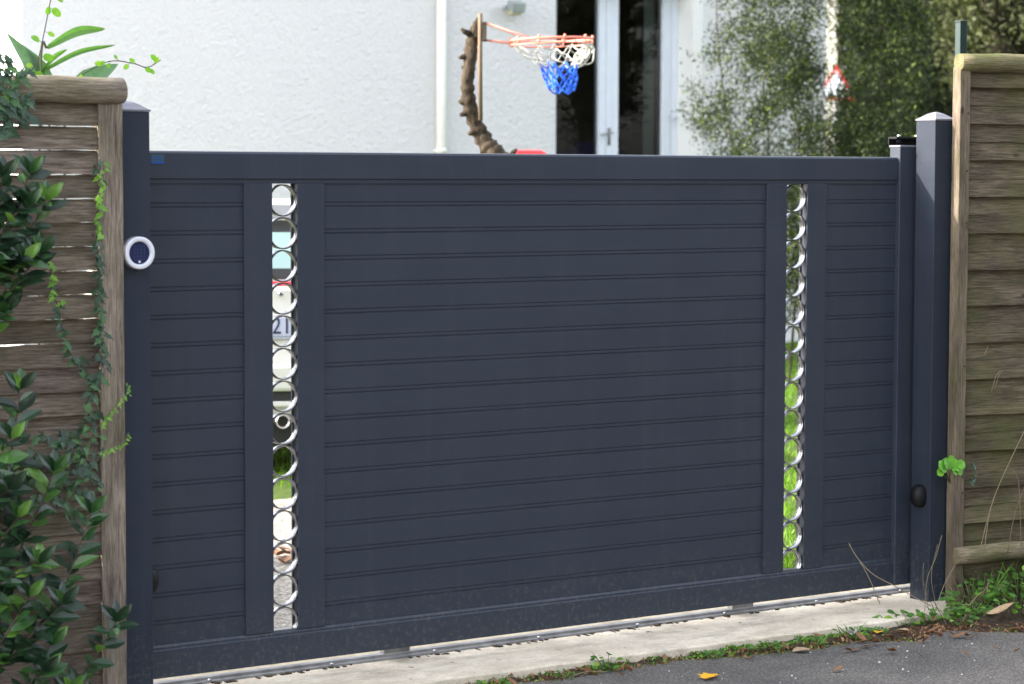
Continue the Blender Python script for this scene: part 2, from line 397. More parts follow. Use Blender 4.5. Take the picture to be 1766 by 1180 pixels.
def sill():
    m = MB(); nx = 120; X0, X1 = -.6, 3.5
    for i in range(nx+1):
        x = X0+(X1-X0)*i/nx
        yf = -.262-.021*x+.004*fnoise(x, 1.2)+.003*fnoise(x, 4)
        if x > 3.02: yf += (x-3.02)*.25
        r = .006+.004*abs(fnoise(x, 2.3)); dz = .0015*fnoise(x, 1.7)
        for y, z in ((yf+.002, -.13), (yf, -.05-r), (yf+r*.4, -.05-r*.3), (yf+r*1.4, -.05+dz), (.0, -.049+dz*.5), (.082, -.05), (.082, -.13)): m.v.append((x, y, z))
    for i in range(nx):
        for j in range(6): a = i*7+j; m.smooth = j in (1, 2, 3); m.face([a, a+7, a+8, a+1])
    m.face([6, 5, 4, 3, 2, 1, 0]); m.face([nx*7+k for k in range(7)])
    return tag(m.build('concrete_sill', M['concrete']), kind='structure')
sill()
def sand():
    m = MB(); nx = 160
    for i in range(nx+1):
        x = -.6+4.1*i/nx
        for y in (.0835, .15, .25, .372): m.v.append((x, y, -.052+.003*fnoise(x+y*9, 3)))
    for i in range(nx):
        for j in range(3): a = i*4+j; m.face([a, a+4, a+5, a+1])
    return tag(m.build('sandy_strip', M['sand']), kind='structure')
sand()
def verge_edge(x):
    pts = [(.6, -.29), (.9, -.325), (1.3, -.385), (1.75, -.36), (2.15, -.46), (2.5, -.45), (2.65, -.55), (2.9, -.47), (3.1, -.66), (3.6, -.80), (5.5, -1.1)]
    for (a, b), (c, d) in zip(pts, pts[1:]):
        if a <= x <= c: return b+(d-b)*(x-a)/(c-a)+.018*fnoise(x, 2.5)
    return -.28
def verge_h(x, y):
    e = verge_edge(x); k = min(1, max(0, (y-e)/.06))
    base = -.097+.020*k
    if x > 2.8: base += min(1, (x-2.8)/.5)*min(1, max(0, (y-e)/.3))*.035
    return base+.007*math.sin(x*31+y*13)*math.sin(y*37-x*9)*k+.004*math.sin(x*83)*math.sin(y*71)*k
def verge():
    m = MB(); nx, ny = 260, 34; X0, X1, Y0, Y1 = .6, 5.6, -1.15, -.2
    for i in range(nx+1):
        for j in range(ny+1):
            x = X0+(X1-X0)*i/nx; y1 = -.24 if x < 3.0 else -.24+min(.9, (x-3.0)*1.2)
            y = Y0+(y1-Y0)*j/ny; m.v.append((x, y, verge_h(x, y)))
    m.smooth = True
    for i in range(nx):
        for j in range(ny): a = i*(ny+1)+j; m.face([a, a+ny+1, a+ny+2, a+1])
    return tag(m.build('soil_verge', M['soil']), kind='structure')
verge()

# track let into the sill
t = empty('gate_track', (0, 0, -.05), 0, 'grey galvanised ground track set in the concrete sill under the gate', 'gate track')
m = MB(); m.prism([(.066, .0), (.068, .006), (.076, .009), (.080, .017), (.088, .0185), (.104, .0185), (.106, .0)], 'x', -.5, 3.45); m.build('running_rail', M['track'], t)
for x in [k*.42-.2 for k in range(9)]:
    m = MB(); m.lathe([(.006, 0), (.006, .003), (.004, .005)], Matrix.Translation((x+rnd.uniform(-.03, .03), .072, .0085)), 8); m.build('bolt', M['steel'], t)
m = MB(); r9 = random.Random(3)
for k in range(130):
    x = r9.uniform(-.4, 3.1); q = r9.uniform(.002, .006); m.box(x, x+q*r9.uniform(1, 4), .052+r9.uniform(-.02, .012), .060+r9.uniform(-.01, .012), -.001, q*.8)
tag(m.build('track_grit', M['soil'], loc=(0, 0, -.05)), 'dark grit and crumbs gathered along the gate track', 'grit', kind='stuff')

# ================================================================== GATE
gate = empty('sliding_gate', (0, 0, 0), 0, 'wide anthracite aluminium sliding gate with horizontal boards and two columns of metal rings', 'gate')
XL, XR = -.12, 3.056
G = M['gate']
def profx(name, prof, x0, x1, mat=G, bev=.0012):
    m = MB(); m.prism(prof, 'x', x0, x1); return m.build(name, mat, gate, bevel=bev)
profx('top_rail', [(.0, 1.516), (.0, 1.592), (.005, 1.5985), (.042, 1.600), (.048, 1.596), (.048, 1.501), (.006, 1.501), (.006, 1.513), (.0025, 1.516)], XL, XR)
profx('bottom_rail', [(.0, .0), (.0, .084), (.0035, .087), (.0035, .094), (.008, .101), (.048, .101), (.048, .0)], XL, XR)
for i, (a, b) in enumerate(((.316, .415), (.504, .600), (2.423, 2.5165), (2.6146, 2.706))):
    m = MB()
    # box profile with a pocket for the rings: front lip, back lip
    inner = b if i in (0, 2) else a; s = 1 if i in (0, 2) else -1
    if s > 0: prof = [(a, .003), (b, .003), (b, .009), (b-.006, .009), (b-.006, .040), (b+.001, .040), (b+.001, .046), (a, .046)]
    else: prof = [(a, .003), (b, .003), (b, .046), (a-.001, .046), (a-.001, .040), (a+.005, .040), (a+.005, .009), (a, .009)]
    m.prism(prof, 'z', .101, 1.501); m.build('stile', G, gate, bevel=.0008)
def boards(x0, x1):
    pr = [(.011, .101)]
    for k in range(16, -1, -1):
        z = 1.436-.0845*k
        if z < .12 or z > 1.495: continue
        pr += [(.011, z-.0085), (.0136, z-.0068), (.0136, z-.0054), (.0108, z-.0034), (.0108, z+.0034), (.0136, z+.0054), (.0136, z+.0068), (.011, z+.0085)]
    pr += [(.011, 1.501), (.036, 1.501), (.036, .101)]
    m = MB(); m.prism(pr, 'x', x0, x1); return m.build('board_panel', G, gate)
boards(XL, .316); boards(.600, 2.423); boards(2.706, XR)
for cx in (.4600, 2.5655):
    for k in range(14):
        z = 1.449-k*.1019
        m = MB()
        if k < 13: m.ring((cx, z), .0462, .0500, .012, .0385, 40)
        else:
            if z-.05 < .106: pass
            m.ring((cx, z), .0462, .0500, .012, .0385, 40)
        m.build('ring', M['alu'], gate)
    m = MB(); m.box(cx-.045, cx+.045, .010, .040, .101, .1035); m.build('slot_sill', M['alu'], gate)
m = MB(); m.box(3.056, 3.165, -.010, .045, .0, 1.636); m.build('end_stile', G, gate, bevel=.0025)
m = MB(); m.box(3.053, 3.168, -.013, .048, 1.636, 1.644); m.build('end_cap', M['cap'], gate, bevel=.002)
st = MB(); st.box(.0, .043, -.0012, -.0002, 1.560, 1.588); st = st.build('sticker', M['sticker_teal'], gate)
m = MB(); m.box(.0, .043, -.0018, -.0013, 1.560, 1.5685)
for k in range(7): m.box(.004+k*.005, .0072+k*.005, -.0018, -.0013, 1.574, 1.580+.002*(k % 3))
m.build('blue_band', M['sticker_blue'], st)
for x in (.90, 2.37):
    m = MB(); m.box(x-.05, x+.05, .052, .078, -.026, .06); m.build('wheel_carriage', M['track'], gate, bevel=.002)

def gate_post(name_label, x0, ztop):
    p = empty('gate_post', (x0, -.135, 0), 0, name_label, 'post', 'gate posts')
    m = MB(); m.box(0, .1, 0, .1, -.12, ztop-.0); m.build('shaft', M['post'], p, bevel=.0025)
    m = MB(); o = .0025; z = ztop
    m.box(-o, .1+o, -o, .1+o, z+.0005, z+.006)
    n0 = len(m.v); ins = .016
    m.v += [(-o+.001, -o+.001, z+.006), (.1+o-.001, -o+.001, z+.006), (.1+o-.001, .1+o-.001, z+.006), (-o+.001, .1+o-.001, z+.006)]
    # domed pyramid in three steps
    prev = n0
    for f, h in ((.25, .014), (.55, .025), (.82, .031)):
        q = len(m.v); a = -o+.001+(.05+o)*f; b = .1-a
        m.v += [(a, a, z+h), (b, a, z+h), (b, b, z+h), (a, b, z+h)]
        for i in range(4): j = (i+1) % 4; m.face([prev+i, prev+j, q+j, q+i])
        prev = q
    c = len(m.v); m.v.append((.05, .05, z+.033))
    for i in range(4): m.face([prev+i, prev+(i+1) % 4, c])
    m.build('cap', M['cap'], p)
    return p
gate_post('anthracite square gate post carrying the round keypad beside the ivy covered fence', -.170, 1.711)
gate_post('anthracite square gate post with pale sunlit cap beside the mossy fence, behind the gate end', 3.111, 1.734)

# gate guide bracket on the receiving post
g = empty('guide_bracket', (3.05, .004, 1.645), 0, 'black guide bracket with rollers above the end of the gate', 'bracket')
m = MB(); m.box(0, .16, .0, .045, .022, .030); m.box(0, .16, .041, .046, -.0, .022); m.build('channel', M['black'], g, bevel=.001)
for x in (.03, .12):
    m = MB(); m.lathe([(.011, 0), (.011, .012), (.009, .014)], Matrix.Translation((x, .02, .007)), 12); m.build('roller', M['black'], g)
    m = MB(); m.lathe([(.007, 0), (.007, .005), (.003, .0075)], Matrix.Translation((x, .02, .031)), 6); m.build('bolt', M['steel'], g)

# round keypad
k = empty('round_keypad', (-.121, -.135, 1.300), 0, 'round silver intercom keypad with dark blue face on the gate post', 'keypad')
MY = Matrix.Rotation(rad(90), 4, 'X')          # local z -> -y
m = MB(); m.lathe([(.0475, 0), (.0475, .0335), (.0468, .0355), (.0450, .0365), (.0362, .0365), (.0350, .0355), (.0345, .0300)], MY, 48); m.build('housing', M['silver'], k)
m = MB(); m.lathe([(.0342, .0282), (.0342, .0295), (.0325, .0305)], MY, 40); fc = m.build('face', M['navy'], k)
m = MB()
for i in range(4): x = -.0165+.011*i; m.box(x-.0006, x+.0006, -.0312, -.0306, -.0185, .020)
for i in range(5): z = -.0185+.0096*i; m.box(-.0168, .0168, -.0313, -.0307, z-.0006, z+.0006)
m.build('key_grid', M['key'], fc)
m = MB(); m.box(-.0035, .0035, -.0325, -.0306, -.0285, -.0225); m.build('indicator', M['silver'], k, bevel=.001)

def photocell(x, y, z, s, label):
    o = MB(); pts = []; n, mth = 16, 8
    for i in range(mth+1):
        ph = math.pi/2*i/mth; r = math.cos(ph)
        for j in range(n): a = 2*math.pi*j/n; o.v.append((s*.040*math.sin(ph)**.8 if ph else 0, math.copysign(abs(math.cos(a))**.7, math.cos(a))*.033*r, math.copysign(abs(math.sin(a))**.85, math.sin(a))*.043*r))
    o.smooth = True
    for i in range(mth):
        for j in range(n): q = (j+1) % n; f = [i*n+j, i*n+q, (i+1)*n+q, (i+1)*n+j]; o.face(f if s > 0 else f[::-1])
    b = o.build('photocell', M['black'], loc=(x, y, z)); tag(b, label, 'sensor', 'black gate photocells'); return b
photocell(-.0695, -.085, .322, 1, 'black domed photocell low on the side of the post with the keypad')
photocell(3.1105, -.085, .343, -1, 'black domed photocell low on the gate post beside the mossy fence')

# ================================================================== FENCES
def slat_panel(x0, x1, z0, z1, pitch, seg, seed, gap, alt=.0015):
    r = random.Random(seed); m = MB(); n = int((z1-z0)/pitch)
    for k in range(n+1):
        zc = z1-pitch*(k+.5); hw = pitch*.5-gap+(r.uniform(.0, .003) if zc < 1.0 else r.uniform(-.0008, .0003)); sg = 1 if k % 2 else -1
        tilt = r.uniform(.007, .013); ph = r.uniform(0, 9); sag = r.uniform(-.002, .002); amp = r.uniform(.002, .0045); dz0 = r.uniform(-.001, .001)
        o = len(m.v); L = x1-x0
        for i in range(seg+1):
            u = i/seg; x = x0+L*u; bow = amp*math.sin(u*math.pi*3+.3)*sg+alt*sg
            e1 = .0014*fnoise(x*1.3+ph, 1)+.0010*fnoise(x*3+ph, 5); e2 = .0014*fnoise(x*1.7+ph*2+3, 1)+.0010*fnoise(x*2.7+ph, 4); zz = zc+sag*math.sin(u*math.pi)+dz0*(1-u)
            for y, z in ((bow-tilt, zz-hw+e1), (bow+tilt*.2, zz+hw+e2), (bow+tilt*.2+.009, zz+hw+e2), (bow-tilt+.009, zz-hw+e1)): m.v.append((x, y, z))
        for i in range(seg):
            for j in range(4): a = o+i*4+j; b = o+i*4+(j+1) % 4; m.face([a, a+4, b+4, b])
        m.face([o, o+1, o+2, o+3]); q = o+seg*4; m.face([q+3, q+2, q+1, q])
    return m
def log(m, x0, x1, y, z, r, n=26):
    pts = [(x0+(x1-x0)*i/n, y+.003*fnoise(i*.21), z+.003*fnoise(i*.17+2)) for i in range(n+1)]
    R = [r*(1+.035*fnoise(i*.31+1)) for i in range(n+1)]; R[0] *= .93; R[-1] *= .93
    m.tube(pts, R, 22)
    return m
lf = empty('timber_fence', (-.175, -.18, 0), 0, 'weathered grey timber fence panel draped with ivy left of the gate', 'fence')
slat_panel(-2.0, -.062, -.06, 1.735, .0690, 70, 3, .0007).build('slat_panel', M['wl'], lf).location = (0, .02, 0)
m = MB(); m.box(-.074, -.0265, 0, .05, -.12, 1.742); m.build('frame_post', M['wlv'], lf, bevel=.003)
m = MB(); m.box(-.025, .0, .006, .056, -.12, 1.742); m.build('edge_lath', M['wlv'], lf, bevel=.002)
log(MB(), -2.05, .0, .008, 1.768, .0385, 40).build('top_log', M['wlog'], lf)
m = MB(); m.box(-.079, -.072, -.002, .004, -.1, 1.73); m.build('edge_bead', M['wlv'], lf, bevel=.001)
for z in (1.62, 1.56, 1.35, 1.17, 1.0, .85, .6, .45, .25):
    m = MB(); m.lathe([(.0035, 0), (.003, .0015)], Matrix.Translation((-.088-rnd.uniform(0, .012), .004, z+rnd.uniform(-.01, .01))) @ MY, 7); m.build('nail_head', M['rubber'], lf)

rf = empty('timber_fence', (3.171, -.200, 0), rad(-8), 'mossy brown timber fence panel with round top and bottom logs right of the gate', 'fence')
slat_panel(.05, 2.2, .15, 1.925, .0672, 60, 8, -.0012, .0022).build('slat_panel', M['wr'], rf).location = (0, .022, 0)
m = MB(); m.box(.0, .046, 0, .048, -.1, 1.93); m.build('frame_post', M['wrv'], rf, bevel=.003)
log(MB(), .001, 2.2, .012, 1.946, .0345, 40).build('top_log', M['wlogr'], rf)
log(MB(), .002, 2.2, -.008, .128, .034, 40).build('bottom_log', M['wlogr'], rf)
m = MB(); m.box(.05, 2.2, .03, .05, -.12, .12); m.build('gravel_board', M['wr'], rf)
for z in (1.76, 1.55, 1.36, .83, .42, .36):
    m = MB(); m.lathe([(.0042, 0), (.0035, .0015)], Matrix.Translation((.036, -.0005, z)) @ MY, 7); m.build('nail_head', M['rubber'], rf)
gp = empty('green_fence_post', (3.697, .325, 0), rad(-8), 'dark green metal post sticking up behind the mossy fence', 'post')
m = MB(); m.box(-.017, .017, -.017, .017, -.1, 2.135); m.build('shaft', M['greenm'], gp, bevel=.002)
m = MB(); m.box(-.019, .019, -.019, .019, 2.1355, 2.142); m.build('cap', M['greenm'], gp, bevel=.002)

# ================================================================== HOUSE
YW = 11.0; HX0, HX1 = 4.36, 12.62; OX0, OX1 = 9.411, 10.963; OZ0, OZ1 = .80, 3.25
hs = empty('house', (0, 0, 0), 0, 'white roughcast house with glazed doors behind the gate', 'house')
m = MB(); T = .28
m.box(HX0, OX0, YW, YW+T, -.1, 4.6); m.box(OX1, HX1, YW, YW+T, -.1, 4.6)
m.box(OX0, OX1, YW, YW+T, -.1, OZ0); m.box(OX0, OX1, YW, YW+T, OZ1, 4.6)
m.box(HX0, HX0+T, YW+T, 19, -.1, 4.6); m.box(HX1-T, HX1, YW+T, 19, -.1, 4.6); m.box(HX0+T, HX1-T, 19-T, 19, -.1, 4.6)
wall = m.build('wall', M['stucco'], hs)
m = MB(); m.box(OX1-.0, OX1+.012, YW-.006, YW-.001, OZ0, OZ1)
m.box(OX1-.004, OX1-.001, YW+.002, YW+T-.002, OZ0, OZ1); m.box(OX1-.004, OX1+.13, YW-.005, YW-.001, OZ0, OZ1); m.build('door_reveal', M['reveal'], hs)
m = MB(); m.box(OX0+.002, OX1-.002, YW-.03, YW+T, OZ0-.05, OZ0-.001); m.build('threshold', M['concrete'], hs)
m = MB()
m.v += [(HX0-.4, YW-.4, 4.6), (HX1+.4, YW-.4, 4.6), (HX1+.4, 19.4, 4.6), (HX0-.4, 19.4, 4.6), (HX0+3, 15, 6.1), (HX1-3, 15, 6.1)]
for f in ((0, 1, 5, 4), (1, 2, 5), (2, 3, 4, 5), (3, 0, 4), (3, 2, 1, 0)): m.face(f)
m.build('roof', M['rooft'], hs)
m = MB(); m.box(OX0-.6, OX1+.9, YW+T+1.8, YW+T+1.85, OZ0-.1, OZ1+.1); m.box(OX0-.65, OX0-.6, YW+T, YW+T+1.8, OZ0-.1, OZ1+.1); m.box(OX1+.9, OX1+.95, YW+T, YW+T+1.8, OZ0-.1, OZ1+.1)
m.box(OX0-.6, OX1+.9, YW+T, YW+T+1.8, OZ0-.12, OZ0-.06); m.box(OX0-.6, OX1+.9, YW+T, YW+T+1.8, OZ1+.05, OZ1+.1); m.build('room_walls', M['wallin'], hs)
YD = YW+.20
door = empty('french_door', (0, 0, 0)); door.parent = hs
m = MB()
def fr(x0, x1, z0=OZ0+.002, z1=OZ1-.002, y0=YD, y1=YD+.06): m.box(x0, x1, y0, y1, z0, z1)
fr(OX0+.003, OX0+.06); fr(OX0+.062, OX0+.15, y0=YD-.012)
fr(10.040, 10.118, y0=YD-.012); fr(10.121, 10.172, y0=YD-.022); fr(10.175, 10.262, y0=YD-.012)
fr(10.775, 10.868, y0=YD-.012); fr(10.880, OX1-.006)
m.box(OX0+.15, 10.040, YD, YD+.05, OZ0+.002, OZ0+.12); m.box(10.262, 10.775, YD, YD+.05, OZ0+.002, OZ0+.12)
m.box(OX0+.15, 10.040, YD, YD+.05, OZ1-.09, OZ1-.002); m.box(10.262, 10.775, YD, YD+.05, OZ1-.09, OZ1-.002)
m.build('frame', M['whitep'], door, bevel=.004)
m = MB(); m.box(10.868, 10.880, YD+.012, YD+.03, OZ0, OZ1-.003); m.build('seal', M['rubber'], door)
for a, b in ((OX0+.15, 10.040), (10.262, 10.775)):
    m = MB(); m.v = [(a, YD+.02, OZ0+.12), (b, YD+.02, OZ0+.12), (b, YD+.02, OZ1-.09), (a, YD+.02, OZ1-.09)]; m.face([0, 1, 2, 3]); m.build('pane', M['glass'], door)
h = MB(); h.box(10.13, 10.160, YD-.030, YD-.0225, 1.80, 1.96); h.tube([(10.145, YD-.03, 1.915), (10.145, YD-.075, 1.915), (10.12, YD-.08, 1.912), (10.02, YD-.078, 1.895)], .009, 8); h.build('handle', M['alu'], door)
m = MB(); m.box(10.137, 10.153, YD-.031, YD-.0302, 1.82, 1.845); m.build('keyhole', M['black'], door)
m = MB(); m.tube([(10.84, YD-.02, 2.075), (10.85, YD-.06, 2.05), (10.875, YD-.07, 2.04), (10.90, YD-.06, 2.05), (10.91, YD-.02, 2.075)], .006, 6); m.build('latch', M['steel'], door)
m = MB()
for i in range(9): x = 10.66+i*.013; m.box(x, x+.011, YD+.12+.012*(i % 2), YD+.13+.012*(i % 2), OZ0+.01, OZ1-.02)
m.build('curtain', M['curtain'], hs)
dp = MB(); dp.tube([(8.170, YW-.06, -.05), (8.170, YW-.06, 4.5)], .043, 16); dpo = dp.build('downpipe', M['downpipe'], hs)
for z in (.9, 1.735, 3.2):
    m = MB(); m.tube([(8.170, YW-.06, z-.02), (8.170, YW-.06, z+.02)], .049, 16); m.box(8.125, 8.215, YW-.06, YW-.001, z-.01, z+.01); m.build('collar', M['downpipe'], dpo)
# things dimly seen inside the room
ch = empty('dining_chair', (9.80, 11.95, OZ0-.06), rad(20), 'brown chair dimly seen behind the left glass door', 'chair')
for x, y in ((-.2, -.2), (.2, -.2), (-.2, .2), (.2, .2)):
    m = MB(); m.box(x-.02, x+.02, y-.02, y+.02, 0, 1.0 if y > 0 else .45); m.build('leg', M['pole'], ch, bevel=.003)
m = MB(); m.box(-.23, .23, -.23, .23, .452, .49); m.build('seat', M['pole'], ch, bevel=.01)
m = MB(); m.box(-.18, .18, .185, .205, .62, .95); m.build('backrest', M['pole'], ch, bevel=.01)
m = MB(); m.lathe([(.20, 0), (.34, .10), (.36, .35), (.30, .55), (.16, .66)], Matrix.Translation((0, 0, 0)), 24)
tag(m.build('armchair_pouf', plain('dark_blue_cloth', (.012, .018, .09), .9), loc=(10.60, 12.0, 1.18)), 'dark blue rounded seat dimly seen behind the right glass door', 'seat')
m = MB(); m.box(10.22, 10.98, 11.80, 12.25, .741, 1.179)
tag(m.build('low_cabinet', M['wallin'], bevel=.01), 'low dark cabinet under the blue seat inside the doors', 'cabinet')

# floodlight on the wall
fl = empty('security_light', (8.905, YW, 2.99), rad(-8), 'small grey security light on the white wall above the basketball ring', 'lamp')
m = MB(); m.box(-.02, .02, -.07, .0, -.02, .02); m.tube([(0, -.07, 0), (-.09, -.09, -.01), (-.10, -.12, -.03)], .012, 8); m.build('bracket', M['leadlamp'], fl)
m = MB(); m.box(-.055, .075, -.19, -.075, -.012, .075, Matrix.Rotation(rad(14), 4, 'X')); m.build('lamp_housing', M['leadlamp'], fl, bevel=.006)
m = MB(); m.box(-.055, .055, -.17, -.07, -.075, -.015); m.build('sensor', M['lampy'], fl, bevel=.012)

# ================================================================== HOOP
H0 = Vector((4.032, 4.176, -.06)); yw = YAW       # local x = to the right in the garden, y = away
MPX = 13/4199.6
def hx(px): return (px-835)*MPX
def hz(py): return 1.529+.06-(py-302)*MPX*1.0
tr = empty('curved_trunk', H0, yw, 'bare crooked tree trunk with rough bark standing in front of the white wall', 'tree')
pts = [(960, 840), (955, 700), (945, 560), (930, 430), (905, 340), (882, 294), (856, 268), (840, 250), (826, 226), (815, 200), (808, 172), (806, 145), (809, 118), (811, 95), (814, 72), (820, 50), (826, 34)]
rr = [26, 24, 22, 21, 19.5, 19, 17, 15.5, 14, 12.5, 12, 11, 11, 11.5, 11, 9, 4.5]
cp = curve([(hx(a), .02*math.sin(i), hz(b)) for i, (a, b) in enumerate(pts)], 5)
cr = [];
for i in range(len(rr)-1): cr += [rr[i]+(rr[i+1]-rr[i])*j/5 for j in range(5)]
cr.append(rr[-1]); cr = [r*MPX*(1+.07*math.sin(i*1.9)+.05*math.sin(i*4.3)) for i, r in enumerate(cr)]
m = MB(); m.tube(cp, cr, 14, jit=.10); m.build('trunk', M['bark'], tr)
for px, py, ax, az in ((797, 98, -10, -4), (800, 60, -9, 8), (796, 180, -9, 6), (797, 196, -8, -4), (812, 226, -9, -7), (874, 268, 14, 10), (806, 122, -14, 5)):
    m = MB(); x, z = hx(px+4), hz(py); m.tube([(x+.02, 0, z), (x+ax*.5*MPX, -.02, z+az*.5*MPX), (x+ax*MPX, -.02, z+az*MPX)], [.020, .014, .008], 7, jit=.15); m.build('branch_stub', M['bark'], tr)
bh = empty('basketball_hoop', H0, yw, 'orange basketball ring with white and blue net on a timber pole beside crooked trunk', 'basketball hoop')
m = MB(); m.tube([(hx(829), -.05, hz(208)), (hx(828), -.05, hz(110)), (hx(828), -.05, hz(26))], .0115, 8); m.build('pole', M['pole'], bh)
m = MB(); m.box(hx(832), hx(838.5), -.07, .07, hz(72), hz(41)); m.box(hx(818), hx(832), -.04, .02, hz(66), hz(52)); m.build('mounting_board', M['bark2'], bh)
m = MB(); RC = (hx(950), hz(70)); RR = 71*MPX
rp = [(RC[0]+RR*math.cos(a), RR*math.sin(a), RC[1]+.006*math.cos(a)) for a in [2*math.pi*i/40 for i in range(41)]]
m.tube(rp, .0075, 8, cap=False)
m.tube([(p[0], p[1], p[2]-.026) for p in rp], .0045, 6, cap=False)
for i in range(0, 40, 4): m.tube([rp[i], (rp[i][0], rp[i][1], rp[i][2]-.030)], .005, 6)
for i in range(0, 40, 4): m.tube([rp[i], (rp[i][0], rp[i][1], rp[i][2]+.018)], .007, 6)
m.build('ring', M['coral'], bh)
m = MB()
for s in (-1, 1):
    m.tube([(hx(838), s*.05, hz(42)), (hx(882), s*.09, hz(58)), (hx(912), s*.17, hz(68))], .0030, 6)
    m.tube([(hx(838), s*.05, hz(71)), (RC[0]-RR*.93, s*.08, RC[1]-.02)], .0030, 6)
m.build('support_arm', M['coral'], bh)
lv = [(950, 78, 70), (957, 90, 62), (964, 101, 48), (966, 112, 33)]; lb = [(966, 112, 33), (966, 124, 28), (967, 136, 26), (968, 148, 23), (969, 157, 19)]
def net(levels, name, mat, rad_, nn, skew):
    m = MB(); K = []
    for li, (cx, cy, r) in enumerate(levels):
        row = []
        for i in range(nn):
            a = 2*math.pi*(i+.5*(li+skew))/nn; wob = .010*math.sin(i*2.3+li*1.7)
            row.append((hx(cx)+r*MPX*math.cos(a)+wob, r*MPX*math.sin(a)*.9, hz(cy)+.018*math.sin(i*1.3+li)+(.0 if li else 0)))
        K.append(row)
    for li in range(len(K)-1):
        for i in range(nn):
            for j in (i, (i-1) % nn):
                a, b = Vector(K[li][i]), Vector(K[li+1][j]); mid = (a+b)/2; mid.z -= .008; m.tube([a, mid, b], rad_, 5)
    return m.build(name, mat, bh)
net(lv, 'white_net', M['netw'], .0034, 13, 0); net(lb, 'blue_net', M['netb'], .0046, 12, 3)
m = MB()      # slack white cords bunched at the outer side
for i in range(16):
    a = rnd.uniform(-.9, .9); x0 = RC[0]+RR*math.cos(a); y0 = RR*math.sin(a); x1 = hx(rnd.uniform(1004, 1028)); z1 = hz(rnd.uniform(90, 110))
    m.tube(curve([(x0, y0, RC[1]-.02), (x1, y0*.6, (RC[1]+z1)/2), (x1-rnd.uniform(.0, .05), y0*.4, z1), (hx(990), y0*.3, hz(rnd.uniform(98, 118)))], 4), .0042, 5)
m.build('slack_cord', M['netw'], bh)

# ================================================================== CAR
cpos = Vector((2.86, 4.60, -.06)); cdir = Vector((cpos.x-CAM[0], cpos.y-CAM[1], 0)).normalized(); crz = math.atan2(-cdir.x, cdir.y)+rad(5)
car = empty('parked_car', cpos, crz, 'small white hatchback parked behind the gate, seen through the left column of rings', 'car')
Wd = .80
prof = [(.02, .30), (.0, .62), (.03, .98), (.10, 1.06), (.22, 1.36), (.32, 1.42), (1.2, 1.45), (2.0, 1.38), (2.75, 1.02), (3.55, .86), (3.72, .62), (3.72, .28), (3.3, .20), (.4, .20)]
m = MB(); n = len(prof); m.smooth = False
for sx in (-1, -.93, 0, .93, 1):
    for (y, z) in prof:
        k = 1 if z < 1.0 else 1-(z-1.0)*.35
        yy = y+(.05 if abs(sx) == 1 and y < .3 else 0)-(.05 if abs(sx) == 1 and y > 3.4 else 0)
        m.v.append((Wd*sx*k, yy, z-(.03 if abs(sx) == 1 and z > 1 else 0)))
for s in range(4):
    for i in range(n): j = (i+1) % n; m.face([s*n+i, s*n+j, (s+1)*n+j, (s+1)*n+i])
m.face(list(range(n))); m.face([4*n+i for i in range(n)][::-1])
m.build('body', M['carp'], car, bevel=.012)
def quad(name, mat, P, par=car, th=.012):
    m = MB(); P = [Vector(p) for p in P]; nn = (P[1]-P[0]).cross(P[3]-P[0]).normalized()*th
    m.v = [tuple(p) for p in P]+[tuple(p+nn) for p in P]
    for f in ((0, 3, 2, 1), (4, 5, 6, 7), (0, 1, 5, 4), (1, 2, 6, 5), (2, 3, 7, 6), (3, 0, 4, 7)): m.face(f)
    return m.build(name, mat, par, bevel=.003)
# rear window: dark surround then pale glass, following the slope of the hatch
def rear(z): return .10+(z-1.06)*.4-.004 if z >= 1.06 else .03+(z-.98)*.875-.004
quad('window_surround', M['darktrim'], [(-.60, rear(1.04), 1.04), (.60, rear(1.04), 1.04), (.54, rear(1.345), 1.345), (-.54, rear(1.345), 1.345)])
quad('rear_window', M['carglass'], [(-.56, rear(1.09)-.013, 1.09), (.56, rear(1.09)-.013, 1.09), (.52, rear(1.28)-.013, 1.28), (-.52, rear(1.28)-.013, 1.28)])
quad('spoiler', plain('grey_roof_trim', (.22, .22, .23), .5), [(-.60, .135, 1.352), (.60, .135, 1.352), (.60, .16, 1.425), (-.60, .16, 1.425)], th=.02)
quad('brake_light', M['redglass'], [(-.30, .018, 1.003), (.30, .018, 1.003), (.30, .026, 1.028), (-.30, .026, 1.028)])
for s in (-1, 1):
    quad('tail_light', M['redglass'], [(s*.70-.07, .0, .70), (s*.70+.07, .0, .70), (s*.70+.07, .02, .96), (s*.70-.07, .02, .96)])
m = MB(); m.lathe([(.016, 0), (.016, .008), (.010, .012)], Matrix.Translation((.148, .012, .965)) @ MY, 20); m.build('lock', M['chrome'], car)
pl = MB(); pl.box(-.28, .235, -.012, -.003, .73, .845); plo = pl.build('number_plate', M['plate'], car, bevel=.002)
fc_ = D.curves.new('plate_text', 'FONT'); fc_.body = '21'; fc_.size = .128; fc_.extrude = .001; fc_.align_x = 'CENTER'
to = D.objects.new('plate_text', fc_); COL.objects.link(to); bpy.context.view_layer.update()
me = D.meshes.new_from_object(to.evaluated_get(bpy.context.evaluated_depsgraph_get())); D.objects.remove(to)
dg = D.objects.new('plate_digits', me); COL.objects.link(dg); me.materials.clear(); me.materials.append(M['digit']); dg.parent = plo
dg.rotation_euler = (rad(90), 0, 0); dg.scale = (.86, 1, 1); dg.location = (.150, -.0135, .757)
m = MB()
for i in range(26): x = .045+i*.007; m.box(x, x+.0045, -.0135, -.0125, .738, .738+.006+.004*((i*7) % 3 == 0))
m.build('small_print', M['curtain'], plo)
m = MB(); m.box(-.79, .79, -.055, .10, .455, .60); m.build('bumper', M['carp'], car, bevel=.02)
m = MB(); m.box(-.76, .76, -.03, .2, .405, .452); m.build('bumper_trim', M['darktrim'], car, bevel=.004)
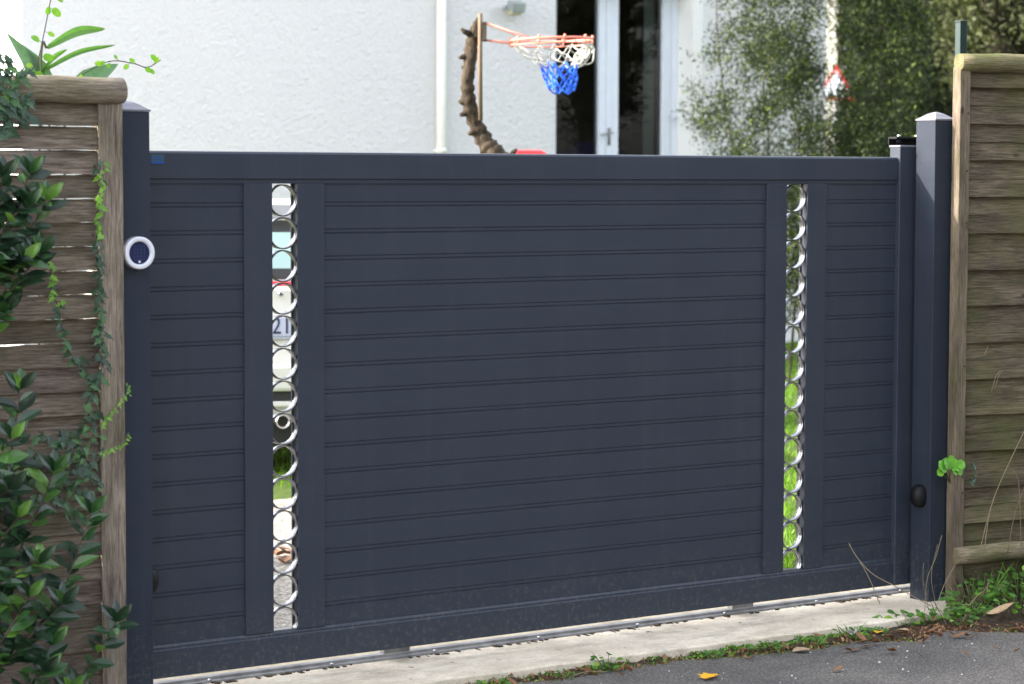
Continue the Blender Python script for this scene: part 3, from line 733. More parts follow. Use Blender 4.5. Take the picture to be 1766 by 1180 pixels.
m = MB(); m.box(-.74, .74, -.045, .2, .375, .403); m.build('lower_lip', M['carp'], car, bevel=.006)
m = MB(); m.box(-.72, .72, .03, .3, .17, .372); m.build('underside', M['rubber'], car)
m = MB(); m.ring((.150, .30), .030, .037, -.07, .2, 24); ep = m.build('exhaust_pipe', M['chrome'], car)
m = MB(); m.tube([(.150, .0, .30), (.150, -.055, .30)], .0295, 16); m.build('pipe_hollow_shade', M['dark'], ep)  # dark plug standing in for the shade inside the open pipe
for x in (-.70, .70):
    for y in (.62, 3.02):
        wl = MB(); wl.lathe([(.20, -.09), (.28, -.09), (.29, -.06), (.29, .06), (.28, .09), (.20, .09)], Matrix.Translation((x, y, .29)) @ Matrix.Rotation(rad(90), 4, 'Y'), 28); wo_ = wl.build('wheel', M['rubber'], car)
        m = MB(); m.lathe([(.19, -.095), (.19, .095)], Matrix.Translation((x, y, .29)) @ Matrix.Rotation(rad(90), 4, 'Y'), 24); m.build('rim', M['track'], wo_)
for s in (-1, 1): quad('side_window', M['darktrim'], ([(s*.795, .5, 1.04), (s*.795, 2.4, 1.04), (s*.715, 1.9, 1.33), (s*.715, .55, 1.33)] if s > 0 else [(s*.795, 2.4, 1.04), (s*.795, .5, 1.04), (s*.715, .55, 1.33), (s*.715, 1.9, 1.33)]), th=.006)

# red thing peeping over the gate
ph = empty('toy_playhouse', (5.71, 6.14, -.06), yw, 'toy playhouse whose rounded red top shows just above the gate', 'playhouse')
m = MB(); m.box(-.45, .45, -.4, .4, 0, 1.15); m.build('walls', M['downpipe'], ph, bevel=.03)
m = MB(); m.prism([(-.52, 1.152), (-.12, 1.70), (-.10, 1.728), (-.07, 1.745), (.07, 1.745), (.10, 1.728), (.12, 1.70), (.52, 1.152)], 'y', -.45, .45); m.build('roof', M['redp'], ph, bevel=.01)
m = MB(); m.box(-.2, .2, -.41, -.402, 0.02, .8); m.build('door', M['greenm'], ph)

# ================================================================== PLANTS
def plant(name, label, cat, loc=(0, 0, 0), group=None): return empty(name, loc, 0, label, cat, group)
def ivy(label, lines, Y, size=.034, step=.019, mat='ivy', spread=.016, seed=1, par=None, name='climbing_ivy', shape='ivy', group='ivy strands climbing the left fence', stemr=.0018, tipmat=None):
    global rnd
    p = par or plant(name, label, 'ivy', (lines[0][0][0], Y, lines[0][0][1]), group)
    ox, oz = lines[0][0]; r = random.Random(seed); st = MB(); lf_ = MB(); ly = MB()
    for ln in lines:
        c = curve([(x-ox, 0, z-oz) for x, z in ln], 10)
        c = [v+Vector((r.uniform(-.002, .002), r.uniform(-.003, .003), 0)) for v in c]
        st.tube(c, stemr, 6)
        acc = 0; tot = sum((c[i+1]-c[i]).length for i in range(len(c)-1)); run = 0
        for i in range(len(c)-1):
            d = c[i+1]-c[i]; acc += d.length; run += d.length
            while acc > step:
                acc -= step*r.uniform(.7, 1.2)
                a = r.uniform(-2.6, 2.6); dd = Vector((math.sin(a)*.8, -.25+r.uniform(-.2, .1), -.75*math.cos(a*.45)))
                q = c[i]+Vector((r.uniform(-1, 1)*spread, -r.uniform(.002, .02), r.uniform(-1, 1)*spread*.6))
                L = size*r.uniform(.6, 1.15)*(1-.35*run/tot if par is None else 1)
                M_ = ly if (tipmat and run/tot > .62 and r.random() < .8) else lf_
                M_.leaf(q, dd, (r.uniform(-.5, .5), -1, r.uniform(-.1, .7)), L, L*r.uniform(.85, 1.1), shape, r.uniform(.05, .25), r.uniform(.02, .14))
    st.build('stem', M['gstem'] if mat == 'ivyb' else M['stem'], p)
    if lf_.v: lf_.build('leaves', M[mat], p)
    if ly.v: ly.build('young_leaves', M[tipmat], p)
    return p
ivy('upright ivy strand running down beside the frame of the left fence', [[(-.268, 1.031), (-.272, 1.10), (-.271, 1.24), (-.273, 1.36), (-.268, 1.46), (-.262, 1.57)]], -.205, .035, .0080, 'ivy', .011, 3, tipmat='ivyb', group=None)
ivy('dark ivy cluster hanging in the middle of the left fence', [[(-.27, 1.04), (-.274, .948), (-.299, .913), (-.306, .833), (-.288, .765), (-.282, .70)], [(-.476, .743), (-.423, .708), (-.371, .66), (-.335, .62), (-.318, .70), (-.342, .768), (-.387, .779), (-.30, .816)], [(-.40, .80), (-.36, .74), (-.31, .67), (-.29, .62)], [(-.47, .62), (-.40, .60), (-.36, .56)], [(-.50, .69), (-.43, .64), (-.38, .68)], [(-.46, .80), (-.42, .77), (-.39, .72)]], -.205, .042, .0105, 'ivy', .022, 5, group=None)
ivy('slanting ivy strand growing from the laurel to the fence post', [[(-.278, .932), (-.313, .958), (-.349, 1.001), (-.384, 1.069), (-.392, 1.135), (-.414, 1.201), (-.421, 1.275), (-.43, 1.32)]], -.205, .037, .0115, 'ivy', .014, 9, tipmat='ivyb', group=None)
ivy('upper of two pale ivy tendrils reaching across the fence frame', [[(-.29, .806), (-.256, .841), (-.219, .881), (-.197, .905), (-.200, .93)]], -.238, .017, .0085, 'ivyb', .004, 12, stemr=.0012, group=None)
ivy('lower of two pale ivy tendrils reaching across the fence frame', [[(-.29, .728), (-.248, .742), (-.217, .752), (-.195, .785)]], -.238, .017, .0085, 'ivyb', .004, 14, stemr=.0012, group=None)
ivy('dark ivy tuft spilling over the left end of the fence top log', [[(-.52, 1.66), (-.53, 1.74), (-.52, 1.80), (-.50, 1.83)], [(-.56, 1.64), (-.55, 1.78), (-.56, 1.86)], [(-.54, 1.70), (-.505, 1.72), (-.50, 1.76)], [(-.60, 1.7), (-.58, 1.80), (-.60, 1.88)]], -.235, .050, .009, 'ivy', .022, 21, group=None)

def laurel(label, stems, Y, seed, L=.085, step=.021):
    r = random.Random(seed); p = plant('laurel_shrub', label, 'shrub', (-.65, Y, -.07)); st = MB(); lf_ = MB()
    for ln in stems:
        c = curve([(x+.65, y, z+.07) for x, y, z in ln], 10); st.tube(c, [.0045-.003*i/len(c) for i in range(len(c))], 6)
        acc = 0; phi = r.uniform(0, 6)
        for i in range(2, len(c)-1):
            d = (c[i+1]-c[i]); acc += d.length; d = d.normalized()
            fr_ = i/len(c)
            if fr_ < .18: acc = 0; continue
            while acc > step:
                acc -= step*r.uniform(.8, 1.3); phi += 2.4+r.uniform(-.4, .4)
                o_ = (Vector((math.cos(phi), math.sin(phi)*.75-.25, r.uniform(-.25, .35)))+d*r.uniform(.1, .8)).normalized()
                l = L*r.uniform(.6, 1.15)*(1-.25*fr_)
                lf_.leaf(c[i], o_, Vector((r.uniform(-.4, .4), -.75, .75)), l, l*r.uniform(.42, .55), 'ell', r.uniform(-.05, .3), r.uniform(.03, .2))
        e = c[-1]
        for j in range(5):
            a = j*1.3; lf_.leaf(e, Vector((math.cos(a)*.6, math.sin(a)*.5-.2, .7)), (0, -.8, .5), L*.7, L*.3, 'ell', .1, .15)
    st.build('stems', M['stem'], p); o = lf_.build('leaves', M['laurel'], p); return p
S1 = [[(-.95, -.26, 1.0), (-.70, -.29, 1.20), (-.58, -.30, 1.38), (-.525, -.31, 1.53)], [(-.85, -.26, 1.1), (-.62, -.28, 1.25), (-.53, -.30, 1.36), (-.475, -.31, 1.455)],
      [(-.80, -.25, 1.2), (-.62, -.28, 1.42), (-.60, -.30, 1.52)], [(-.85, -.25, 1.0), (-.66, -.3, 1.13), (-.57, -.31, 1.22), (-.50, -.32, 1.31)], [(-.9, -.27, 1.1), (-.68, -.33, 1.3), (-.60, -.34, 1.40), (-.55, -.34, 1.44)],
      [(-.9, -.27, .95), (-.68, -.30, 1.08), (-.60, -.31, 1.15)], [(-.8, -.3, 1.2), (-.64, -.33, 1.3), (-.56, -.35, 1.29)], [(-.9, -.25, 1.3), (-.7, -.26, 1.45), (-.64, -.27, 1.5)]]
laurel('dark glossy laurel growing across the upper left fence', S1, 0, 31, .100, .0105).location = (-.65, 0, -.07)
S2 = [[(-.72, -.25, -.05), (-.62, -.27, .45), (-.575, -.28, .75), (-.545, -.28, .93)], [(-.75, -.25, .0), (-.60, -.3, .40), (-.50, -.32, .62), (-.47, -.33, .70)],
      [(-.70, -.27, .12), (-.56, -.30, .20), (-.43, -.31, .38), (-.345, -.30, .57)], [(-.68, -.27, -.08), (-.52, -.31, .02), (-.38, -.32, .12), (-.27, -.30, .25)],
      [(-.8, -.25, .2), (-.66, -.3, .45), (-.58, -.33, .58)], [(-.8, -.25, .0), (-.66, -.33, .2), (-.56, -.36, .36)], [(-.75, -.28, -.08), (-.6, -.34, .05), (-.50, -.37, .22)],
      [(-.8, -.3, .3), (-.64, -.34, .40), (-.53, -.36, .45)], [(-.7, -.3, -.08), (-.56, -.35, .0), (-.44, -.36, .08)], [(-.85, -.28, .4), (-.68, -.32, .6), (-.60, -.33, .66)],
      [(-.6, -.3, -.09), (-.5, -.34, -.02), (-.37, -.33, .03)], [(-.65, -.32, -.09), (-.58, -.38, .08), (-.53, -.39, .15)], [(-.7, -.3, .1), (-.55, -.35, .25), (-.46, -.36, .33)], [(-.8, -.3, .5), (-.66, -.33, .72), (-.60, -.34, .80)]]
laurel('dense dark laurel filling the lower left corner in front of the fence', S2, 0, 37, .100, .0135).location = (-.65, 0, -.07)

# behind the left fence: long blades, broad leaves and a twining vine against the white wall
p = plant('blade_leaf_plant', 'tall plant with long pointed blades rising behind the left fence log', 'plant', (-.35, .15, -.06)); lfm = MB(); stm = MB()
def W(px, pz, dy=0): return Vector((px+.35, dy, pz+.06))
for b, tip, w_ in (((-.262, 1.905), (-.075, 1.965), .030), ((-.285, 1.83), (-.042, 1.918), .017), ((-.30, 1.80), (-.20, 1.90), .020)):
    c = curve([W(b[0], b[1]), W((b[0]+tip[0])/2, (b[1]+tip[1])/2+.018), W(*tip)], 8); o = len(lfm.v); n = len(c)
    for i, q in enumerate(c):
        t_ = i/(n-1); ww = w_*.5*(math.sin(math.pi*min(1, t_*.85+.12))**.8) if i < n-1 else .0005
        lfm.v += [tuple(q+Vector((0, -.003, ww))), tuple(q+Vector((0, .004, 0))), tuple(q+Vector((0, -.003, -ww)))]
    for i in range(n-1):
        for j in (0, 1): lfm.face([o+i*3+j, o+i*3+j+1, o+i*3+j+4, o+i*3+j+3])
stm.tube(curve([W(-.31, -.06), W(-.30, .9), W(-.285, 1.83), W(-.262, 1.905)], 6), .004, 6)
stm.build('stem', M['gstem'], p); lfm.build('blades', M['bamboo'], p)
p = plant('broad_leaf_plant', 'plant with three broad grey green leaves behind the left fence log', 'plant', (-.35, .17, -.06)); lfm = MB(); stm = MB()
lfm.leaf(W(-.262, 1.79), (-.12, 0, .165), (.3, -1, .3), .20, .062, 'lan', .05, .1); lfm.leaf(W(-.24, 1.80), (-.10, .0, .13), (-.3, -1, .2), .135, .042, 'lan', .1, .1)
stm.tube([W(-.25, -.06), W(-.25, 1.81)], .004, 6); stm.tube([W(-.21, -.06), W(-.20, 1.78)], .004, 6)
lfm.leaf(W(-.205, 1.775), (.175, 0, .078), (0, -1, .5), .195, .062, 'ell', -.1, .1)
stm.build('stem', M['gstem'], p); lfm.build('leaves', M['canna'], p)
def vine(label, ln, Y, n, size, seed):
    r = random.Random(seed); p = plant('twining_vine', label, 'vine', (ln[0][0], Y, ln[0][1])); st = MB(); lf_ = MB()
    c = curve([(x-ln[0][0], 0, z-ln[0][1]) for x, z in ln], 10); st.tube(c, .0016, 6)
    for k in range(n):
        i = int((k+.8)/n*(len(c)-1)*.99); a = r.uniform(-2.8, 2.8)
        dd = Vector((math.sin(a), -.2, math.cos(a)*.7)); s_ = size*r.uniform(.7, 1.15)
        st.tube([c[i], c[i]+dd*.012], .0008, 4)
        lf_.leaf(c[i]+dd*.012, dd, (r.uniform(-.6, .6), -1, r.uniform(-.2, .6)), s_, s_*.75, 'rnd', .1, .08)
    st.build('stem', M['stem'], p); lf_.build('leaves', M['vine'], p)
vine('thin vine with yellow green leaves standing up behind the fence log', [(-.33, 1.60), (-.330, 1.80), (-.300, 1.87), (-.280, 1.95), (-.262, 2.03), (-.245, 2.10)], .13, 11, .030, 4)
vine('vine twig with pale leaves stretching right above the fence log end', [(-.25, 1.78), (-.13, 1.845), (-.07, 1.868), (.0, 1.862), (.045, 1.852), (.090, 1.875)], .11, 12, .021, 8)

# right side
def clump(name, label, cat, x, y, z, R, Hh, nl, nb, mat, size, seed, shape='rnd', group=None, blade='grass'):
    r = random.Random(seed); p = plant(name, label, cat, (x, y, z), group); lf_ = MB(); st = MB()
    for k in range(nl):
        a = r.uniform(0, 6.28); rad_ = R*math.sqrt(r.random()); h = Hh*r.uniform(.15, 1)*(1-.5*rad_/R)
        q = Vector((math.cos(a)*rad_, math.sin(a)*rad_*.8, h)); b0 = Vector((q.x*.4, q.y*.4, -.01))
        st.tube([b0, (b0+q)/2+Vector((0, 0, .1*Hh)), q], .0009, 4)
        s_ = size*r.uniform(.6, 1.2); lf_.leaf(q, (math.cos(a)*.8, math.sin(a)*.8, r.uniform(-.2, .5)), (r.uniform(-.3, .3), -.5, 1), s_, s_*(.9 if shape == 'rnd' else .55), shape, .1, .08)
    if nl: lf_.build('leaves', M[mat], p)
    bl = MB()
    for k in range(nb):
        a = r.uniform(0, 6.28); rad_ = R*r.random(); b0 = Vector((math.cos(a)*rad_*.6, math.sin(a)*rad_*.5, -.01)); l = Hh*r.uniform(.6, 1.6)
        d = Vector((math.cos(a)*r.uniform(.1, .9), math.sin(a)*r.uniform(.1, .9), 1)).normalized()
        bl.leaf(b0, d, (d.y, -d.x, .2), l, r.uniform(.003, .006), 'lan', r.uniform(.1, .6), .1)
    if nb: bl.build('blades', M[blade], p)
    if st.v: st.build('stems', M['gstem'], p)
    return p
gq = plant('round_leaf_plant', 'bright green round leaves poking out between the right gate post and the mossy fence', 'plant', (3.125, -.215, .40)); m = MB(); st = MB()
for k9 in range(22):
    a = -1.9+k9*.19+rnd.uniform(-.3, .3); R9 = rnd.uniform(.02, .062); dx = -.03+R9*math.sin(a)*1.15; dz = .062+R9*.55*math.cos(a); s_ = rnd.uniform(.026, .038)
    q = Vector((dx, -.015-rnd.uniform(0, .03), dz)); m.leaf(q-Vector((math.sin(a), 0, math.cos(a)))*s_*.5, (math.sin(a), -.15, math.cos(a)), (.1, -1, .55), s_, s_*1.05, 'rnd', .15, .05)
    if k9 % 2: st.tube([(.03, .02, 0), (q.x*.5, 0, q.z*.6), q], .0012, 5)
st.build('stems', M['gstem'], gq); m.build('leaves', M['geran'], gq)
ivy('small dark green sprig beside the bright round leaves on mossy fence', [[(3.21, .40), (3.225, .45), (3.215, .49)]], -.235, .030, .010, 'ivy', .012, 44, group=None)
def stalks(label, lines, rad_=.0016, name='dry_stalk'):
    p = plant(name, label, 'dry grass', lines[0][0]); m = MB(); o = Vector(lines[0][0])
    for ln in lines: m.tube(curve([Vector(q)-o for q in ln], 6), rad_, 5)
    m.build('stalks', M['dry'], p); return p
stalks('pale dry stalks leaning across the lower mossy fence', [[(3.20, -.30, .14), (3.26, -.31, .34), (3.36, -.32, .52), (3.46, -.33, .68)], [(3.33, -.32, .14), (3.36, -.33, .30), (3.46, -.33, .48)], [(3.24, -.29, .16), (3.25, -.30, .28), (3.27, -.31, .36)], [(3.39, -.33, .16), (3.36, -.34, .40), (3.30, -.34, .47)]])
stalks('two short pale straws stuck in the middle of mossy fence', [[(3.325, -.245, .74), (3.335, -.26, .80), (3.35, -.26, .81)], [(3.31, -.245, .735), (3.315, -.26, .79), (3.335, -.26, .81)], [(3.28, -.235, .87), (3.283, -.25, .905)]], .0011)
stalks('thin pinkish runner looping from the weeds up the gate end', [[(2.98, -.28, -.03), (2.87, -.22, .04), (2.80, -.16, .09), (2.775, -.10, .15), (2.77, -.07, .19), (2.79, -.06, .17), (2.83, -.10, .08), (2.86, -.14, -.03)]], .0017, 'dry_runner')
stalks('thin fine stems rising before the foot of the right gate post', [[(2.93, -.30, -.04), (2.97, -.27, .07), (3.02, -.26, .14), (3.06, -.25, .22)], [(2.95, -.30, -.04), (2.93, -.29, .06), (2.94, -.28, .13)], [(2.97, -.31, -.04), (3.04, -.29, .05), (3.10, -.28, .11)], [(2.99, -.30, -.04), (2.98, -.28, .08), (3.03, -.26, .19)]], .0012, 'fine_stem')
hb = [('broad clump of green weeds at the foot of the mossy fence', 3.38, -.34, .13, .15, 70, 22, .030, 1), ('low green weeds right of the gate post foot', 3.14, -.30, .09, .09, 34, 12, .026, 2), ('tall green weeds at the far right edge under the fence log', 3.62, -.36, .15, .20, 70, 26, .032, 3),
      ('spreading round leaved weed at the end of the concrete sill', 2.80, -.31, .085, .05, 22, 5, .028, 4), ('small weed tuft on the verge below the post', 2.98, -.42, .07, .06, 20, 8, .022, 5), ('weed tuft near the right end of the kerb crack', 2.50, -.39, .07, .055, 16, 14, .018, 6),
      ('bright green weed sticking up at the middle of the sill edge', 1.47, -.335, .055, .065, 26, 4, .022, 7), ('flat pale weed at the near end of the sill edge', 1.03, -.315, .06, .03, 26, 3, .018, 8), ('mossy weed patch under the wheel carriage', 2.12, -.39, .08, .025, 34, 8, .014, 9), ('yellowish weed tuft in the sill crack', 1.88, -.365, .05, .03, 18, 4, .015, 10),
      ('green weeds on the bank between fence and road', 3.24, -.47, .12, .08, 46, 18, .026, 11), ('dark leafy weed under the bottom log', 3.50, -.24, .10, .16, 44, 10, .034, 12), ('tiny grass tuft left of the bright weed', 1.28, -.345, .04, .03, 10, 10, .012, 13), ('thin grass tuft right of the yellowish weeds', 2.31, -.40, .05, .045, 14, 14, .016, 14)]
hb += [('scruffy weeds between the post foot and the bottom log', 3.22, -.26, .09, .11, 30, 26, .024, 21), ('small leaved weeds hanging over the road edge at right', 3.36, -.60, .10, .05, 40, 10, .020, 22),
      ('long green grass below the end of the bottom log', 3.30, -.22, .07, .13, 6, 34, .02, 23), ('dense weeds at the very right of the bank', 3.74, -.52, .14, .14, 60, 24, .028, 24), ('ground hugging weeds before the curled leaves', 3.08, -.38, .09, .045, 44, 10, .020, 25),
      ('thin weeds in front of the post foot', 3.02, -.33, .07, .07, 24, 18, .018, 26), ('little round leaved weed on the sill corner', 2.90, -.35, .06, .05, 20, 5, .024, 27)]
for lb_, x, y, R_, H_, a, b, s_, sd in hb: clump('weed_clump', lb_, 'weed', x, y, verge_h(x, y)+.002, R_, H_, a, b, 'weed', s_, sd, group='weeds along the edge of the sill', blade='dry' if sd in (2, 11, 21, 26, 5) else 'weed')
# moss and tiny weeds too many to count along the crack
n = 2600; xs = nr.uniform(.75, 3.3, n); ys = np.array([max(verge_edge(x)+abs(nr.normal())*.03, -.75) if nr.random() < .35 else -.275-.021*x-abs(nr.normal())*.025 for x in xs])
keep = np.array([fnoise(x*.5+1, 1.3)+.55*nr.random() > -.05 for x in xs]); xs, ys = xs[keep], ys[keep]
P = np.stack([xs, ys, [verge_h(x, y)+.006 for x, y in zip(xs, ys)]], 1)
V, F = leafcloud(P, .016, .007, np.array([0, 0, 1.0])); tag(fastmesh('moss', V, F, M['weed']), 'low green moss and seedlings in the crack between sill and road', 'moss', kind='stuff')
n = 2600; xs = 3.7-2.8*nr.random(n)**1.4; ys = np.array([verge_edge(x)+abs(nr.normal())*.05 for x in xs]); P = np.stack([xs, ys, [verge_h(x, y)+.005 for x, y in zip(xs, ys)]], 1)
V, F = leafcloud(P, .017, .008, flat=.0); tag(fastmesh('leaf_litter', V, F, M['brown']), 'fine brown leaf litter and bark crumbs along the verge', 'leaf litter', kind='stuff')

# fallen leaves and stones
def fallen(label, x, y, z, L, Wd_, mat, rz, shape='maple', curl=.25, group=None, tilt=0):
    m = MB(); m.leaf((0, 0, 0), (1, 0, .05), (0, 0, 1), L, Wd_, shape, curl, .12); o = m.build('fallen_leaf', M[mat], loc=(x, y, z)); o.rotation_euler = (tilt, 0, rz)
    sm = o.modifiers.new('thickness', 'SOLIDIFY'); sm.thickness = .0008
    return tag(o, label, 'leaf', group)
fallen('bright yellow leaf lying on the asphalt', 1.63, -.635, -.077, .085, .085, 'yellow', .35, 'maple', .05)
fallen('small orange brown leaf lying alone on the asphalt', 2.055, -.775, -.079, .050, .022, 'brown', .1, 'ell', -.2)
fallen('tan curled dead leaf at the edge of the weeds', 3.06, -.48, -.035, .10, .06, 'tan', -.9, 'ell', -.45, tilt=.3)
fallen('largest pale curled leaf at the right edge of the verge', 3.15, -.60, -.045, .13, .085, 'tan', -.4, 'ell', -.5, tilt=.5)
fallen('flat light brown leaf against the sill below the carriage', 2.16, -.455, -.078, .075, .05, 'tan', -.15, 'ell', .02)
fallen('reddish brown leaf flat on the asphalt by the verge', 2.80, -.575, -.078, .07, .045, 'brown', -.3, 'maple', -.3)
fallen('yellow leaf lying among weeds near the sill end', 2.60, -.40, -.070, .05, .04, 'yellow', .6, 'ell', .1)
fallen('ochre leaf lying in the weeds before the round leaves', 2.72, -.44, -.068, .05, .035, 'tan', 2.0, 'ell', .1)
src = None
for i in range(64):
    x = rnd.uniform(1.0, 3.6) if i < 30 else rnd.uniform(2.3, 3.6); y = verge_edge(x)+rnd.uniform(-.10, .10) if i < 52 else rnd.uniform(-1.0, -.6)
    z = max(verge_h(x, y)+.006, -.079)
    if src is None: src = fallen('small brown dead leaf scattered along the edge of the road', x, y, z, .036, .022, 'brown', 1, 'ell', -.35, 'small brown fallen leaves'); o = src
    else: o = src.copy(); COL.objects.link(o)
    o.location = (x, y, z); o.rotation_euler = (rnd.uniform(-.4, .4), rnd.uniform(-.3, .3), rnd.uniform(0, 6.2)); s_ = rnd.uniform(.6, 1.6); o.scale = (s_, s_*rnd.uniform(.6, 1), s_)
tw = MB(); tw.tube(curve([(1.30, -.37, -.078), (1.36, -.355, -.074), (1.44, -.375, -.077)], 5), .0018, 6); tag(tw.build('fallen_straw', M['dry']), 'long straw coloured stalk on the asphalt by the bright weed', 'straw')
src = None
for i in range(46):
    while True:
        x, y = rnd.uniform(.9, 2.9), rnd.uniform(-1.15, -.42)
        if y < verge_edge(x)-.02: break
    if src is None:
        m = MB(); m.smooth = True; n_ = 7
        for a in range(5):
            for b in range(n_): th = math.pi*a/4; m.v.append((math.sin(th)*math.cos(b*.9)*(1+.2*math.sin(b*5)), math.sin(th)*math.sin(b*.9)*.8, .6*math.cos(th)))
        for a in range(4):
            for b in range(n_): m.face([a*n_+b, (a+1)*n_+b, (a+1)*n_+(b+1) % n_, a*n_+(b+1) % n_])
        src = m.build('pebble', M['pebble']); tag(src, 'tiny pale pebble lying loose on the asphalt', 'pebble', 'pale pebbles on the asphalt'); o = src
    else: o = src.copy(); COL.objects.link(o)
    s_ = rnd.choice((.0022, .0028, .0035, .0048)); o.scale = (s_, s_, s_); o.location = (x, y, -.085+s_*.45); o.rotation_euler = (0, 0, rnd.uniform(0, 6))
m = MB(); r5 = random.Random(5)
for i in range(9): m.leaf((r5.uniform(-.015, .015), r5.uniform(-.012, .012), r5.uniform(0, .012)), (r5.uniform(-1, 1), r5.uniform(-1, 1), .3), (0, 0, 1), .028, .02, 'maple', -.3, .3)
tag(m.build('grey_seed_head', plain('grey_white_fluff', (.42, .42, .40), .9), loc=(2.46, -.41, -.062)), 'crumpled grey white dead leaf beside the sill crack', 'leaf')

# lawn and drive beyond the gate
n = 90000; u = nr.random(n)**1.3; P = np.stack([nr.uniform(2.75, 14.5, n), .45+u*11.0, np.full(n, -.045)], 1)
P = P[~((P[:, 0] > 4.2) & (P[:, 1] > 10.9) & (P[:, 0] < 12.7))]
d = np.stack([nr.normal(size=len(P))*.4, nr.normal(size=len(P))*.4, np.full(len(P), 1.3)], 1)
V, F = leafcloud(P, .055, .008, d, jit=.3); tag(fastmesh('grass', V, F, M['grass']), 'bright sunlit lawn grass seen through the right column of rings', 'grass', kind='stuff')
src = None
for i in range(40):
    x = 1.62+rnd.gauss(0, .12); y = 2.08+rnd.gauss(0, .10)
    if src is None: src = fallen('brown dead leaf on the pale gravel inside the gate', x, y, -.05, .05, .035, 'brown', 1, 'ell', -.3, 'brown leaves on the gravel'); o = src
    else: o = src.copy(); COL.objects.link(o)
    o.location = (x, y, -.047); o.rotation_euler = (rnd.uniform(-.4, .4), rnd.uniform(-.3, .3), rnd.uniform(0, 6.2)); s_ = rnd.uniform(.7, 1.5); o.scale = (s_, s_, s_)

# ------------------------------------------------------------------ bush and trees
def woody(name, label, cat, base, height, trunks, clumps, nleaf, L, Wl, sig, mat, barkm, seed, r0=.03, group=None):
    """trunks: lists of local points; clumps: (n,3) local centres, each joined to the nearest trunk point by a twig"""
    global nr
    p = plant(name, label, cat, base, group); m = MB(); allp = []
    for ln in trunks:
        c = curve(ln, 8); m.tube(c, [r0*(1-.75*i/len(c)) for i in range(len(c))], 9, jit=.08); allp += c
    m.build('trunk', M[barkm], p)
    A = np.array([tuple(v) for v in allp]); tw = MB(); rr_ = random.Random(seed)
    for k, c in enumerate(clumps):
        if k % 2: continue
        low = A[A[:, 2] < c[2]+.05]; low = low if len(low) else A
        q = low[np.argmin(((low-c)**2).sum(1))]; mid = (Vector(q)+Vector(c))/2+Vector((rr_.uniform(-.05, .05), rr_.uniform(-.05, .05), -.04))
        tw.tube([Vector(q), mid, Vector(c)], [r0*.22, r0*.16, r0*.08], 4, cap=False)
    tw.build('branches', M[barkm], p)
    C_ = np.repeat(clumps, nleaf, 0); P = C_+nr.normal(size=C_.shape)*sig
    dd = (P-C_)/sig*.6+np.array([0, 0, .3]); V, F = leafcloud(P, L, Wl, dd)
    fastmesh('foliage', V, F, M[mat], p); return p
def W2(px, py, Dd): # garden position of something seen at that bearing, Dd metres away
    v = fw+(px-883)/FPX*r2-(py-590)/FPX*u2; return Vector(CAM)+v*Dd
# fine leaved bush in front of the house, metres in its own frame (x along camera right)
Db = 18.5; k_ = Db/FPX; B0 = W2(1360, 302, Db); B0.z = -.06
ex = np.array([rt.x, rt.y, 0]); ey = np.array([-rt.y, rt.x, 0])
def loc3(px, py, dy): return ex*((px-1360)*k_)+ey*dy+np.array([0, 0, 1.59-(py-302)*k_])
cl = []
while len(cl) < 2150:
    px = nr.uniform(1188, 1590); py = nr.uniform(-330, 545); dy = nr.uniform(-.65, .65)
    edge = 1205+22*math.sin(py*.021+1)+16*math.sin(py*.057)
    if px < edge or (1408 < px < 1446 and -200 < py < 215 and nr.random() < .93) or (1395 < px < 1480 and 100 < py < 180 and nr.random() < .15): continue
    dens = min(1, .22+(px-edge)/190.)*(.5+.5*math.sin(px*.045+py*.018)*math.sin(py*.04+px*.02))
    if nr.random() > dens: continue
    cl.append(loc3(px, py, dy))
cl = np.array(cl)
T = lambda *q: [tuple(loc3(a, b, c)) for a, b, c in q]
woody('garden_bush', 'tall airy fine leaved bush standing in front of the white wall', 'bush', B0, 3, [T((1345, 660, 0), (1335, 500, .02), (1318, 330, 0), (1326, 240, .05), (1316, 150, .02), (1331, 60, 0), (1315, -120, 0)), T((1365, 660, 0), (1375, 450, -.05), (1368, 310, 0), (1378, 240, 0), (1362, 150, 0), (1385, 70, 0), (1400, 10, .05), (1430, -150, 0)), T((1380, 660, 0), (1440, 460, .1), (1480, 300, .1), (1500, 120, 0), (1540, -80, .1)), T((1350, 640, 0), (1300, 430, -.1), (1260, 250, -.1), (1235, 80, -.1), (1230, -80, 0))],
      cl, 56, .042, .012, .055, 'bush', 'bark2', 2, .011)
def bigtree(name, label, px, Dd, R_, z0, z1, ncl, nleaf, L, Wl, sig, mat, seed):
    b = W2(px, 302, Dd); b.z = -.1; r = np.random.default_rng(seed); C_ = []
    while len(C_) < ncl:
        q = r.uniform(-1, 1, 3); 
        if (q**2).sum() > 1: continue
        if (q**2).sum() < .25 and r.random() < .6: continue
        f = 1+.18*math.sin(q[0]*7+seed)*math.sin(q[2]*6)
        C_.append((q[0]*R_*f, q[1]*R_*f, (z0+z1)/2+q[2]*(z1-z0)/2))
    h = (z0+z1)/2
    woody(name, label, 'tree', b, z1, [[(0, 0, 0), (.1, 0, h*.4), (0, .1, h), (.1, 0, z1*.9)], [(0, 0, h*.3), (R_*.4, 0, h), (R_*.6, .1, z1*.8)], [(0, 0, h*.35), (-R_*.4, .2, h*1.1), (-R_*.6, .1, z1*.75)], [(0, 0, h*.3), (0, -R_*.5, h), (0, -R_*.6, z1*.8)]], np.array(C_), nleaf, L, Wl, sig, mat, 'bark2', seed, .14)
bigtree('evergreen_tree', 'dark dense evergreen tree right of the house behind the fine leaved bush', 1612, 27, .98, .3, 6.2, 520, 60, .078, .027, .095, 'tree', 5)
bigtree('evergreen_tree', 'dark leafy tree directly above the right gate post', 1690, 25, .95, 1.0, 5.6, 400, 60, .078, .027, .095, 'tree', 7)
